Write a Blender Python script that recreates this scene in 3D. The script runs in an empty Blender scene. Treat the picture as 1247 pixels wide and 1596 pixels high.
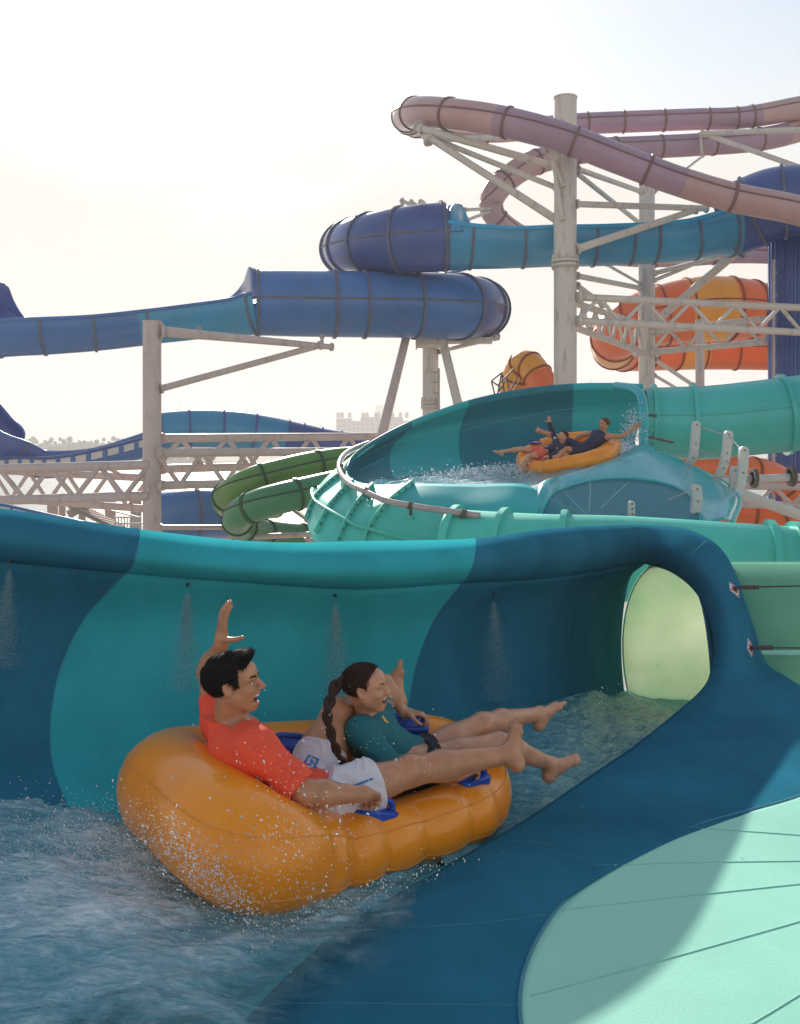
import bpy, bmesh, math, random
import numpy as np
from mathutils import Vector, Matrix, noise
from mathutils.bvhtree import BVHTree

random.seed(7)
rng = np.random.default_rng(7)
C = bpy.context.scene.collection
SC = bpy.context.scene
F, CX, HY, HC = 1500.0, 623.5, 690.0, 12.0      # focal length in photo pixels, principal point, eye height
R = math.radians


def P(px, py, Y):
    return Vector(((px - CX) / F * Y, Y, HC - (py - HY) / F * Y))


def PD(px, py, d):                               # point d metres below the eye
    return P(px, py, F * d / (py - HY))


def W(x, y, d):
    return Vector((x, y, HC - d))


# ------------------------------------------------------------------ object helpers
ORG = {}


def thing(name, label, cat, loc, group=None):
    o = bpy.data.objects.new(name, None)
    C.objects.link(o)
    o.empty_display_size = 0.1
    o.location = loc
    o['label'] = label
    o['category'] = cat
    if group:
        o['group'] = group
    ORG[o.name] = Vector(loc)
    return o


def tag(o, label, cat, group=None):
    o['label'] = label
    o['category'] = cat
    if group:
        o['group'] = group
    return o


def structure(o):
    o['kind'] = 'structure'
    return o


def mk(name, verts, faces, mat, parent=None, smooth=True, loc=None):
    """one mesh object; verts in world space"""
    me = bpy.data.meshes.new(name)
    org = ORG[parent.name] if parent else (Vector(loc) if loc is not None else Vector((0, 0, 0)))
    V = np.asarray([tuple(v) for v in verts] if not isinstance(verts, np.ndarray) else verts, dtype=np.float64)
    V = V - np.array(org)
    if isinstance(faces, np.ndarray):
        faces = faces.tolist()
    me.from_pydata(V.tolist(), [], faces)
    mats = mat if isinstance(mat, (list, tuple)) else [mat]
    for m in mats:
        me.materials.append(m)
    if smooth:
        me.polygons.foreach_set('use_smooth', [True] * len(me.polygons))
    me.update()
    o = bpy.data.objects.new(name, me)
    C.objects.link(o)
    if parent:
        o.parent = parent
        ORG[o.name] = org
    else:
        o.location = org
        ORG[o.name] = org
    return o


def solidify(o, t, offset=0.0):
    m = o.modifiers.new('thickness', 'SOLIDIFY')
    m.thickness = t
    m.offset = offset
    return o


def autosmooth(o, deg=35):
    me = o.data
    bm = bmesh.new()
    bm.from_mesh(me)
    for e in bm.edges:
        if len(e.link_faces) == 2 and e.calc_face_angle(0) > R(deg):
            e.smooth = False
    bm.to_mesh(me)
    bm.free()
    return o


class Geo:
    """collects simple solids into one mesh"""
    def __init__(s):
        s.v = []
        s.f = []

    def add(s, v, f):
        n = len(s.v)
        s.v += [tuple(p) for p in v]
        s.f += [tuple(i + n for i in q) for q in f]

    def box(s, c, size, M=None):
        c = Vector(c)
        hx, hy, hz = size[0] / 2, size[1] / 2, size[2] / 2
        v = [Vector((x, y, z)) for x in (-hx, hx) for y in (-hy, hy) for z in (-hz, hz)]
        if M is not None:
            v = [M @ p for p in v]
        s.add([p + c for p in v], [(0, 1, 3, 2), (4, 6, 7, 5), (0, 4, 5, 1), (2, 3, 7, 6), (0, 2, 6, 4), (1, 5, 7, 3)])

    def cyl(s, a, b, r0, r1=None, n=10, caps=True):
        r1 = r0 if r1 is None else r1
        a, b = Vector(a), Vector(b)
        t = (b - a).normalized()
        u = t.orthogonal().normalized()
        w = t.cross(u)
        v = []
        for p, r in ((a, r0), (b, r1)):
            for i in range(n):
                q = 2 * math.pi * i / n
                v.append(p + (u * math.cos(q) + w * math.sin(q)) * r)
        f = [(i, (i + 1) % n, n + (i + 1) % n, n + i) for i in range(n)]
        if caps:
            f += [tuple(range(n - 1, -1, -1)), tuple(range(n, 2 * n))]
        s.add(v, f)

    def ball(s, c, r, n=8, m=5, sc=(1, 1, 1)):
        c = Vector(c)
        v = [c + Vector((0, 0, r * sc[2]))]
        for j in range(1, m):
            th = math.pi * j / m
            for i in range(n):
                ph = 2 * math.pi * i / n
                v.append(c + Vector((r * sc[0] * math.sin(th) * math.cos(ph), r * sc[1] * math.sin(th) * math.sin(ph), r * sc[2] * math.cos(th))))
        v.append(c - Vector((0, 0, r * sc[2])))
        f = [(0, 1 + i, 1 + (i + 1) % n) for i in range(n)]
        for j in range(m - 2):
            b = 1 + j * n
            f += [(b + i, b + n + i, b + n + (i + 1) % n, b + (i + 1) % n) for i in range(n)]
        L = len(v) - 1
        b = 1 + (m - 2) * n
        f += [(b + i, L, b + (i + 1) % n) for i in range(n)]
        s.add(v, f)

    def build(s, name, mat, parent=None, smooth=True, deg=35, loc=None):
        o = mk(name, s.v, s.f, mat, parent, smooth, loc)
        if smooth:
            autosmooth(o, deg)
        return o


def cr(P0, n):
    """Catmull-Rom through control points along axis 0 -> (samples)"""
    A = np.asarray(P0, dtype=float)
    m = len(A)
    pad = np.concatenate([2 * A[:1] - A[1:2], A, 2 * A[-1:] - A[-2:-1]])
    out = []
    t = np.linspace(0, m - 1, n)
    i = np.minimum(t.astype(int), m - 2)
    f = (t - i).reshape((-1,) + (1,) * (A.ndim - 1))
    p0, p1, p2, p3 = pad[i], pad[i + 1], pad[i + 2], pad[i + 3]
    return 0.5 * (2 * p1 + (p2 - p0) * f + (2 * p0 - 5 * p1 + 4 * p2 - p3) * f ** 2 + (3 * p1 - p0 - 3 * p2 + p3) * f ** 3)


def grid_eval(cols, su, sv):
    """cols: [ncol][nrow] Vectors -> dense (nu, nv, 3), su/sv samples per span"""
    A = np.array([[tuple(p) for p in c] for c in cols])
    nu = (A.shape[0] - 1) * su + 1
    nv = (A.shape[1] - 1) * sv + 1
    A = cr(A, nu)
    A = cr(A.transpose(1, 0, 2), nv).transpose(1, 0, 2)
    return A


def grid_mesh(name, A, mats, parent=None, matfn=None, loc=None):
    nu, nv = A.shape[:2]
    idx = np.arange(nu * nv).reshape(nu, nv)
    f = np.stack([idx[:-1, :-1], idx[1:, :-1], idx[1:, 1:], idx[:-1, 1:]], -1).reshape(-1, 4)
    o = mk(name, A.reshape(-1, 3), f, mats, parent, True, loc)
    if matfn:
        k = 0
        for i in range(nu - 1):
            for j in range(nv - 1):
                o.data.polygons[k].material_index = matfn(i, j)
                k += 1
    return o


def frames(path):
    """tangent, side, up for each sample with up kept near world z"""
    T = np.gradient(path, axis=0)
    T /= np.linalg.norm(T, axis=1)[:, None]
    up = np.array([0, 0, 1.0])
    S = np.cross(T, up)
    S /= np.maximum(np.linalg.norm(S, axis=1), 1e-6)[:, None]
    U = np.cross(S, T)
    return T, S, U


def resample(pts, n, radii=None):
    A = np.array([tuple(p) for p in pts])
    D = cr(A, max(200, n * 4))
    s = np.concatenate([[0], np.cumsum(np.linalg.norm(np.diff(D, axis=0), axis=1))])
    t = np.linspace(0, s[-1], n)
    out = np.stack([np.interp(t, s, D[:, k]) for k in range(3)], -1)
    if radii is None:
        return out, s[-1]
    rr = np.interp(t, s, np.interp(np.linspace(0, len(A) - 1, len(D)), np.arange(len(A)), radii))
    return out, rr, s[-1]


def sweep(path, rad, a0=0.0, a1=360.0, na=32):
    """arc sweep; angle measured from up towards side"""
    T, S, U = frames(path)
    ang = np.radians(np.linspace(a0, a1, na + 1))
    rad = np.broadcast_to(np.asarray(rad, float), (len(path),))
    A = path[:, None, :] + rad[:, None, None] * (np.cos(ang)[None, :, None] * U[:, None, :] + np.sin(ang)[None, :, None] * S[:, None, :])
    return A


def tube_line(name, pts, r, mat, parent=None, n=8, samples=None, loc=None, closed=False):
    """thin round bar along a polyline/spline"""
    A = np.array([tuple(p) for p in pts])
    if samples:
        A = cr(A, samples)
    T = np.gradient(A, axis=0)
    T /= np.maximum(np.linalg.norm(T, axis=1), 1e-9)[:, None]
    u = np.array(Vector(T[0]).orthogonal().normalized())
    v, f = [], []
    for i in range(len(A)):
        u = u - T[i] * np.dot(u, T[i])
        u /= np.linalg.norm(u)
        w = np.cross(T[i], u)
        rr = r[i] if hasattr(r, '__len__') else r
        for k in range(n):
            q = 2 * math.pi * k / n
            v.append(A[i] + rr * (u * math.cos(q) + w * math.sin(q)))
    for i in range(len(A) - 1):
        for k in range(n):
            f.append((i * n + k, i * n + (k + 1) % n, (i + 1) * n + (k + 1) % n, (i + 1) * n + k))
    f.append(tuple(range(n - 1, -1, -1)))
    L = (len(A) - 1) * n
    f.append(tuple(range(L, L + n)))
    return mk(name, np.array(v), f, mat, parent, True, loc)


# ------------------------------------------------------------------ materials
MATS = {}


def plastic(name, col, rough=0.3, var=0.12, scale=3.0, coat=0.3, bump=0.02, bscale=40.0, trans=0.0, tcol=None, dirt=0.0, spec=0.4, zs=1.0):
    m = bpy.data.materials.new(name)
    m.use_nodes = True
    nt = m.node_tree
    b = nt.nodes['Principled BSDF']
    tc = nt.nodes.new('ShaderNodeTexCoord')
    n1 = nt.nodes.new('ShaderNodeTexNoise')
    n1.inputs['Scale'].default_value = scale
    n1.inputs['Detail'].default_value = 6
    n1.inputs['Roughness'].default_value = 0.6
    mp0 = nt.nodes.new('ShaderNodeMapping')
    mp0.inputs['Scale'].default_value = (1, 1, zs)
    nt.links.new(tc.outputs['Object'], mp0.inputs['Vector'])
    nt.links.new(mp0.outputs[0], n1.inputs['Vector'])
    mx = nt.nodes.new('ShaderNodeMix')
    mx.data_type = 'RGBA'
    mr = nt.nodes.new('ShaderNodeMapRange')
    mr.inputs[1].default_value = 0.3
    mr.inputs[2].default_value = 0.7
    nt.links.new(n1.outputs['Fac'], mr.inputs[0])
    nt.links.new(mr.outputs[0], mx.inputs[0])
    c = Vector(col)
    mx.inputs[6].default_value = (*[max(0, x * (1 - var)) for x in c], 1)
    mx.inputs[7].default_value = (*[min(1, x * (1 + var) + 0.01 * var) for x in c], 1)
    out_col = mx.outputs[2]
    if dirt > 0:
        n3 = nt.nodes.new('ShaderNodeTexNoise')
        n3.inputs['Scale'].default_value = scale * 4
        n3.inputs['Detail'].default_value = 8
        mp = nt.nodes.new('ShaderNodeMapping')
        mp.inputs['Scale'].default_value = (1, 1, 0.25)
        nt.links.new(tc.outputs['Object'], mp.inputs['Vector'])
        nt.links.new(mp.outputs[0], n3.inputs['Vector'])
        m2 = nt.nodes.new('ShaderNodeMapRange')
        m2.inputs[1].default_value = 0.55
        m2.inputs[2].default_value = 0.75
        m2.inputs[4].default_value = dirt
        nt.links.new(n3.outputs['Fac'], m2.inputs[0])
        mx2 = nt.nodes.new('ShaderNodeMix')
        mx2.data_type = 'RGBA'
        nt.links.new(m2.outputs[0], mx2.inputs[0])
        nt.links.new(out_col, mx2.inputs[6])
        mx2.inputs[7].default_value = (0.2, 0.15, 0.11, 1)
        out_col = mx2.outputs[2]
    nt.links.new(out_col, b.inputs['Base Color'])
    mr2 = nt.nodes.new('ShaderNodeMapRange')
    mr2.inputs[3].default_value = max(0.03, rough - 0.08)
    mr2.inputs[4].default_value = rough + 0.1
    nt.links.new(n1.outputs['Fac'], mr2.inputs[0])
    nt.links.new(mr2.outputs[0], b.inputs['Roughness'])
    b.inputs['Coat Weight'].default_value = coat
    b.inputs['Specular IOR Level'].default_value = spec
    b.inputs['Coat Roughness'].default_value = 0.12
    if bump > 0:
        n2 = nt.nodes.new('ShaderNodeTexNoise')
        n2.inputs['Scale'].default_value = bscale
        n2.inputs['Detail'].default_value = 4
        nt.links.new(tc.outputs['Object'], n2.inputs['Vector'])
        bp = nt.nodes.new('ShaderNodeBump')
        bp.inputs['Strength'].default_value = bump * 5
        bp.inputs['Distance'].default_value = 0.01
        nt.links.new(n2.outputs['Fac'], bp.inputs['Height'])
        nt.links.new(bp.outputs['Normal'], b.inputs['Normal'])
    if trans > 0:
        tr = nt.nodes.new('ShaderNodeBsdfTranslucent')
        tr.inputs['Color'].default_value = (*(tcol or col), 1)
        if name.startswith('translucent'):
            m4 = nt.nodes.new('ShaderNodeMix')
            m4.data_type = 'RGBA'
            nt.links.new(mr.outputs[0], m4.inputs[0])
            m4.inputs[6].default_value = (.62, .76, .55, 1)
            m4.inputs[7].default_value = (.93, .95, .80, 1)
            nt.links.new(m4.outputs[2], tr.inputs['Color'])
        ms = nt.nodes.new('ShaderNodeMixShader')
        ms.inputs[0].default_value = trans
        nt.links.new(b.outputs[0], ms.inputs[1])
        nt.links.new(tr.outputs[0], ms.inputs[2])
        nt.links.new(ms.outputs[0], nt.nodes['Material Output'].inputs['Surface'])
    MATS[name] = m
    return m


M_dark = plastic('dark_teal_fibreglass', (0.024, 0.160, 0.245), 0.5, 0.22, 1.6, 0.0, 0.02, 120, spec=0.0, zs=.3)
M_teal = plastic('teal_fibreglass', (0.035, 0.37, 0.42), 0.5, 0.2, 1.6, 0.0, 0.02, 120, spec=0.0, zs=.3)
M_mint = plastic('mint_fibreglass', (0.32, 0.69, 0.55), 0.5, 0.07, 1.5, 0.0, 0.02, 120, spec=0.25)
M_mint_tube = plastic('translucent_mint_fibreglass', (0.16, 0.52, 0.40), 0.4, 0.08, 1.2, 0.05, 0.01, 60, trans=0.5, tcol=(0.84, 0.90, 0.66), spec=0.25)
M_seam = plastic('pale_seam_sealant', (0.03, 0.20, 0.28), 0.5, 0.1, 8, 0, 0)
M_mint_seam = plastic('mint_seam_sealant', (0.26, 0.61, 0.49), 0.5, 0.1, 8, 0, 0)
M2_dark = plastic('deep_turquoise_fibreglass', (0.004, 0.19, 0.24), 0.4, 0.12, 0.7, 0.05, 0.01, 30, spec=0.2)
M2_teal = plastic('turquoise_fibreglass', (0.012, 0.40, 0.40), 0.4, 0.12, 0.7, 0.05, 0.01, 30, spec=0.25)
M2_mint = plastic('sea_green_fibreglass', (0.07, 0.55, 0.44), 0.4, 0.12, 0.8, 0.08, 0.01, 30, spec=0.3)
M2_aqua = plastic('aqua_fibreglass', (0.03, 0.40, 0.44), 0.25, 0.1, 0.7, 0.4, 0.01, 30)
M2_tube = plastic('pale_turquoise_tube', (0.05, 0.47, 0.42), 0.35, 0.12, 0.6, 0.2, 0.01, 20)
M_navy = plastic('navy_blue_tube', (0.036, 0.080, 0.28), 0.3, 0.2, 0.4, 0.25, 0.01, 15, dirt=0.12)
M_blue = plastic('cobalt_blue_tube', (0.038, 0.145, 0.39), 0.3, 0.2, 0.4, 0.25, 0.01, 15, dirt=0.12)
M_sky = plastic('cerulean_trough', (0.02, 0.25, 0.45), 0.3, 0.15, 0.5, 0.25, 0.01, 15, dirt=0.08)
M_cyan = plastic('bright_cyan_lip', (0.01, 0.32, 0.58), 0.3, 0.1, 0.5, 0.2, 0)
M_bflange = plastic('grey_blue_flange', (0.10, 0.115, 0.17), 0.5, 0.25, 2, 0.05, 0)
M_pink = plastic('dusty_pink_tube', (0.48, 0.30, 0.29), 0.35, 0.12, 0.4, 0.2, 0.01, 15, dirt=0.12)
M_mauve = plastic('mauve_tube', (0.36, 0.235, 0.31), 0.35, 0.12, 0.4, 0.2, 0.01, 15, dirt=0.12)
M_pflange = plastic('brown_pink_flange', (0.20, 0.105, 0.105), 0.5, 0.2, 2, 0, 0)
M_orange = plastic('orange_tube', (0.76, 0.14, 0.02), 0.35, 0.12, 0.4, 0.2, 0.01, 15)
M_yellow = plastic('amber_tube', (0.78, 0.32, 0.02), 0.35, 0.12, 0.4, 0.2, 0.01, 15)
M_oflange = plastic('rust_flange', (0.26, 0.06, 0.02), 0.5, 0.2, 2, 0, 0)
M_green = plastic('leaf_green_tube', (0.10, 0.25, 0.05), 0.35, 0.15, 0.6, 0.2, 0.01, 15)
M_green2 = plastic('bottle_green_tube', (0.05, 0.23, 0.10), 0.35, 0.15, 0.6, 0.2, 0.01, 15)
M_gflange = plastic('dark_green_flange', (0.02, 0.08, 0.03), 0.5, 0.2, 2, 0, 0)
M_steel = plastic('cream_painted_steel', (0.60, 0.55, 0.49), 0.45, 0.07, 1.2, 0.1, 0.01, 20, dirt=0.5)
M_steel2 = plastic('pinkish_painted_steel', (0.56, 0.45, 0.42), 0.45, 0.08, 1.2, 0.1, 0.01, 20, dirt=0.5)
M_bolt = plastic('weathered_bolt', (0.12, 0.10, 0.085), 0.5, 0.3, 20, 0, 0)
M_galv = plastic('galvanised_pipe', (0.42, 0.36, 0.35), 0.35, 0.2, 8, 0.2, 0)
M_raft = plastic('orange_vinyl', (0.94, 0.295, 0.008), 0.28, 0.12, 3.5, 0.25, 0.02, 60)
M_raft_seam = plastic('orange_vinyl_weld', (0.80, 0.30, 0.03), 0.45, 0.05, 5, 0.1, 0)
M_handle = plastic('royal_blue_rubber', (0.012, 0.07, 0.45), 0.4, 0.1, 10, 0.2, 0.01, 200)
M_red = plastic('red_orange_swim_shirt', (0.90, 0.095, 0.04), 0.75, 0.08, 12, 0, 0.05, 500)
M_tshirt = plastic('teal_swim_shirt', (0.008, 0.15, 0.175), 0.7, 0.1, 12, 0, 0.05, 500)
M_white = plastic('white_swim_shorts', (0.74, 0.70, 0.73), 0.7, 0.05, 12, 0, 0.05, 400)
M_print = plastic('blue_print', (0.03, 0.20, 0.50), 0.7, 0.1, 12, 0, 0)
M_black = plastic('black_fabric', (0.012, 0.013, 0.02), 0.7, 0.2, 12, 0, 0.04, 400)
M_navyf = plastic('navy_fabric', (0.02, 0.022, 0.07), 0.75, 0.2, 12, 0, 0)
M_coral = plastic('coral_fabric', (0.75, 0.12, 0.06), 0.75, 0.1, 12, 0, 0)
M_blond = plastic('yellow_print', (0.75, 0.5, 0.1), 0.7, 0.1, 12, 0, 0)
M_teeth = plastic('teeth_enamel', (0.85, 0.83, 0.78), 0.2, 0.03, 30, 0.3, 0)
M_eyew = plastic('eye_white', (0.75, 0.72, 0.70), 0.15, 0.03, 30, 0.5, 0)
M_iris = plastic('dark_iris', (0.03, 0.018, 0.01), 0.1, 0.1, 30, 0.5, 0)
M_sign_w = plastic('white_sticker', (0.75, 0.72, 0.72), 0.4, 0.05, 30, 0.1, 0)
M_sign_r = plastic('red_sticker_mark', (0.55, 0.03, 0.05), 0.4, 0.05, 30, 0.1, 0)
M_cable = plastic('dark_cable', (0.05, 0.05, 0.05), 0.4, 0.2, 30, 0, 0)
M_pvc = plastic('off_white_bracket', (0.62, 0.60, 0.56), 0.5, 0.06, 3, 0.1, 0.01, 30, dirt=0.1)


def skin(name, col):
    m = plastic(name, col, 0.33, 0.18, 14, 0.16, 0.035, 300)
    b = m.node_tree.nodes['Principled BSDF']
    b.inputs['Subsurface Weight'].default_value = 0.12
    b.inputs['Subsurface Radius'].default_value = (0.012, 0.005, 0.003)
    b.inputs['Subsurface Scale'].default_value = 0.6
    return m


M_skin1 = skin('tanned_skin', (0.52, 0.235, 0.12))
M_skin2 = skin('light_tan_skin', (0.58, 0.285, 0.165))
M_lip = plastic('lips', (0.30, 0.09, 0.07), 0.35, 0.1, 30, 0.2, 0)
M_mouth = plastic('mouth_inside', (0.24, 0.055, 0.045), 0.4, 0.1, 30, 0, 0)


def hairmat(name, col):
    m = plastic(name, col, 0.5, 0.35, 60, 0.0, 0.10, 260, spec=0.12)
    return m


M_hair1 = hairmat('black_brown_hair', (0.009, 0.006, 0.006))
M_hair2 = hairmat('brown_hair', (0.045, 0.020, 0.013))
M_hair3 = hairmat('auburn_hair', (0.10, 0.045, 0.022))
EXPO = 0.86
HAZE = 0.0012
# ================================================================== FRONT FLUME
flume = thing('water_slide', 'large open teal and dark teal flume in front carrying the couple on the orange raft', 'water slide', W(0.5, 5.5, 12))


def col(pxs, yd):
    return [Vector(((x - CX) / F * y, y, HC - d)) for x, (y, d) in zip(pxs, yd)]


NEAR = {   # near ridge and flare, rows I a b c e g h  (px, py, depth below eye)
    12: [(1108, 1048, 1.43), (1125, 1048, 1.40), (1145, 1045, 1.385), (1170, 1040, 1.385), (1185, 1038, 1.43), (1195, 1036, 1.48), (1200, 1034, 1.54)],
    13: [(1092, 1078, 1.50), (1115, 1085, 1.48), (1145, 1085, 1.47), (1180, 1075, 1.45), (1205, 1068, 1.45), (1232, 1070, 1.48), (1262, 1078, 1.53)],
    14: [(1050, 1115, 1.575), (1085, 1128, 1.56), (1125, 1135, 1.555), (1170, 1130, 1.53), (1215, 1112, 1.50), (1262, 1100, 1.50), (1320, 1100, 1.52)],
    15: [(985, 1167, 1.61), (1030, 1180, 1.595), (1080, 1190, 1.59), (1135, 1192, 1.585), (1200, 1190, 1.575), (1260, 1187, 1.57), (1340, 1185, 1.57)],
    16: [(930, 1204, 1.61), (970, 1220, 1.59), (1020, 1235, 1.585), (1075, 1245, 1.58), (1140, 1252, 1.58), (1200, 1250, 1.58), (1250, 1240, 1.58)],
    17: [(830, 1272, 1.59), (865, 1288, 1.57), (905, 1302, 1.565), (950, 1312, 1.565), (995, 1318, 1.57), (1040, 1312, 1.575), (1088, 1288, 1.58)],
    18: [(700, 1350, 1.60), (730, 1365, 1.565), (765, 1378, 1.55), (810, 1388, 1.55), (855, 1392, 1.56), (900, 1385, 1.57), (945, 1358, 1.58)],
    19: [(560, 1430, 1.635), (600, 1450, 1.605), (645, 1465, 1.585), (695, 1475, 1.575), (750, 1475, 1.575), (810, 1458, 1.58), (872, 1415, 1.585)],
    20: [(430, 1540, 1.62), (490, 1555, 1.595), (550, 1565, 1.585), (615, 1570, 1.58), (680, 1565, 1.59), (750, 1545, 1.59), (822, 1500, 1.59)],
    21: [(320, 1680, 1.61), (400, 1690, 1.59), (480, 1697, 1.585), (570, 1697, 1.585), (650, 1682, 1.60), (730, 1650, 1.60), (811, 1592, 1.60)],
    22: [(250, 1850, 1.64), (350, 1865, 1.62), (450, 1875, 1.605), (560, 1870, 1.60), (660, 1845, 1.60), (760, 1790, 1.60), (850, 1720, 1.60)],
}
NEARV = {k: [PD(*q) for q in v] for k, v in NEAR.items()}
r_ = {k: v[0] for k, v in NEARV.items()}

g1 = [
    col([-900] * 7, [(4.5, .30), (4.65, .60), (4.45, .95), (4.0, 1.25), (3.4, 1.42), (2.6, 1.5), (1.9, 1.5)]) + [W(-1.6, 1.3, 1.5)],
    col([-450] * 7, [(4.75, .46), (4.9, .74), (4.75, 1.06), (4.3, 1.34), (3.7, 1.47), (2.8, 1.53), (2.0, 1.53)]) + [W(-1.0, 1.4, 1.52)],
    col([-100] * 7, [(4.72, .55), (4.87, .80), (4.72, 1.11), (4.3, 1.37), (3.75, 1.49), (2.9, 1.55), (2.2, 1.55)]) + [r_[22]],
    col([196, 130, 88, 80, 125, 220, 270], [(4.6, .62), (4.75, .88), (4.63, 1.16), (4.27, 1.40), (3.75, 1.52), (3.0, 1.57), (2.5, 1.59)]) + [r_[21]],
    col([400, 372, 352, 350, 370, 400, 420], [(4.65, .676), (4.8, .92), (4.7, 1.2), (4.4, 1.43), (3.95, 1.55), (3.3, 1.60), (2.9, 1.61)]) + [r_[20]],
    col([560, 530, 510, 505, 510, 520, 540], [(4.85, .734), (5.0, .97), (4.93, 1.24), (4.65, 1.47), (4.25, 1.58), (3.6, 1.63), (3.35, 1.62)]) + [r_[19]],
    col([718, 674, 644, 633, 640, 660, 680], [(5.3, .77), (5.4, 1.0), (5.3, 1.27), (5.0, 1.5), (4.6, 1.62), (4.1, 1.67), (3.75, 1.65)]) + [r_[18]],
    col([835, 812, 800, 800, 805, 815, 825], [(6.0, .848), (6.2, 1.05), (6.22, 1.32), (6.05, 1.55), (5.65, 1.80), (5.0, 1.86), (4.5, 1.78)]) + [r_[17]],
    col([930, 916, 908, 908, 915, 925, 930], [(6.75, .90), (7.05, 1.1), (7.2, 1.4), (7.05, 1.72), (6.6, 2.0), (5.8, 2.04), (5.15, 1.9)]) + [r_[16]],
    [W(1.83, 7.2, .90), W(1.83, 7.72, 1.11), W(1.83, 7.98, 1.62), W(1.83, 7.85, 2.08), W(1.83, 7.5, 2.32), W(1.83, 6.9, 2.3), W(1.86, 6.1, 1.95), r_[15]],
]
SU, SV = 12, 6
G1 = grid_eval(g1, SU, SV)
TEAL0, TEAL1 = 3 * SU, 6 * SU
wall = grid_mesh('channel', G1, [M_dark, M_teal], flume, lambda i, j: 1 if TEAL0 <= i < TEAL1 else 0)
solidify(wall, 0.012)
flume['label'] = flume['label']

# rolled lip along the back wall, round the arch and out into the near flare
hh = [.30, .28, .245, .18, .17, .20, .205, .27, .28]
crest_px = [-900, -450, -100, 218, 408, 565, 741, 850, 945]
g2 = []
for k in range(9):
    I = g1[k][0]
    x, Y, d = I.x, I.y, HC - I.z
    pxI = x / Y * F + CX
    h = hh[k]
    dp = crest_px[k] - pxI

    def q(dy, dd, f):
        yy = Y + dy
        return Vector(((pxI + dp * f - CX) / F * yy, yy, HC - d - dd))
    g2.append([I, q(-.13, -h * .22, .35), q(-.20, -h * .58, .75), q(-.10, -h, 1), q(.12 if k < 5 else .22, -h * 1.05, 1.0), q(.28 if k < 5 else .6, -h * .6, 1), q(.36 if k < 5 else .8, .2, 1)])
g2.append([W(1.83, 7.2, .90), P(1000, 872, 7.05), P(1002, 850, 6.95), P(1008, 824, 7.0), P(1010, 820, 7.3), P(1010, 830, 7.6), P(1010, 850, 7.75)])
g2.append([P(1050, 893, 6.8), P(1056, 880, 6.65), P(1063, 858, 6.58), P(1075, 832, 6.7), P(1080, 829, 6.95), P(1085, 835, 7.25), P(1085, 845, 7.4)])
g2.append([P(1090, 930, 6.5), P(1100, 920, 6.36), P(1110, 900, 6.3), P(1125, 872, 6.42), P(1131, 868, 6.65), P(1133, 870, 6.95), P(1133, 875, 7.1)])
g2.append([P(1112, 995, 6.15), P(1125, 990, 6.02), P(1143, 982, 5.98), P(1163, 970, 6.1), P(1169, 966, 6.32), P(1170, 966, 6.6), P(1170, 966, 6.75)])
for k in range(12, 23):
    g2.append(NEARV[k])
G2 = grid_eval(g2, SU, SV)
lip = grid_mesh('rolled_rim', G2, [M_dark, M_teal], flume, lambda i, j: 1 if TEAL0 <= i < TEAL1 else 0)
solidify(lip, 0.012)

# mint flare outside the near ridge
g3 = []
mint_src = {
    15: [(1340, 1185, 1.57), (1400, 1195, 1.60), (1480, 1210, 1.64), (1600, 1235, 1.70)],
    16: [(1250, 1240, 1.58), (1330, 1258, 1.60), (1440, 1285, 1.64), (1600, 1320, 1.70)],
    17: [(1088, 1288, 1.58), (1190, 1320, 1.60), (1340, 1370, 1.63), (1560, 1440, 1.68)],
    18: [(945, 1358, 1.58), (1060, 1405, 1.60), (1230, 1470, 1.63), (1500, 1570, 1.67)],
    19: [(872, 1415, 1.585), (985, 1480, 1.605), (1160, 1570, 1.63), (1440, 1710, 1.67)],
    20: [(822, 1500, 1.59), (935, 1580, 1.61), (1110, 1690, 1.63), (1380, 1840, 1.67)],
    21: [(811, 1592, 1.60), (915, 1685, 1.615), (1080, 1810, 1.63), (1320, 1990, 1.66)],
    22: [(850, 1720, 1.60), (940, 1820, 1.615), (1080, 1950, 1.63), (1290, 2150, 1.65)],
}
for k in range(15, 23):
    g3.append([PD(*q) for q in mint_src[k]])
G3 = grid_eval(g3, SU, 8)
mint = grid_mesh('mint_flare', G3, M_mint, flume)
solidify(mint, 0.012)


def bvh_of(*arrs):
    V, Fc, n = [], [], 0
    for A in arrs:
        nu, nv = A.shape[:2]
        idx = np.arange(nu * nv).reshape(nu, nv) + n
        V += [tuple(p) for p in A.reshape(-1, 3)]
        Fc += np.stack([idx[:-1, :-1], idx[1:, :-1], idx[1:, 1:], idx[:-1, 1:]], -1).reshape(-1, 4).tolist()
        n += nu * nv
    return BVHTree.FromPolygons(V, Fc)


EYE = Vector((0, 0, HC))


def drape(bvh, px, py, lift=0.006):
    d = P(px, py, 1.0) - EYE
    h = bvh.ray_cast(EYE, d.normalized())
    if h[0] is None:
        return None
    n = h[1]
    if n.dot(d) > 0:
        n = -n
    return h[0] + n * lift, n


BV = bvh_of(G1, G2, G3)


def draped_line(name, pts, r, mat, parent, n=24, bv=None, lift=0.0065):
    A = cr(pts, n)
    out = [drape(bv or BV, x, y, lift) for x, y in A]
    out = [o[0] for o in out if o]
    if len(out) > 2:
        return tube_line(name, out, r, mat, parent, 6)


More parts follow.
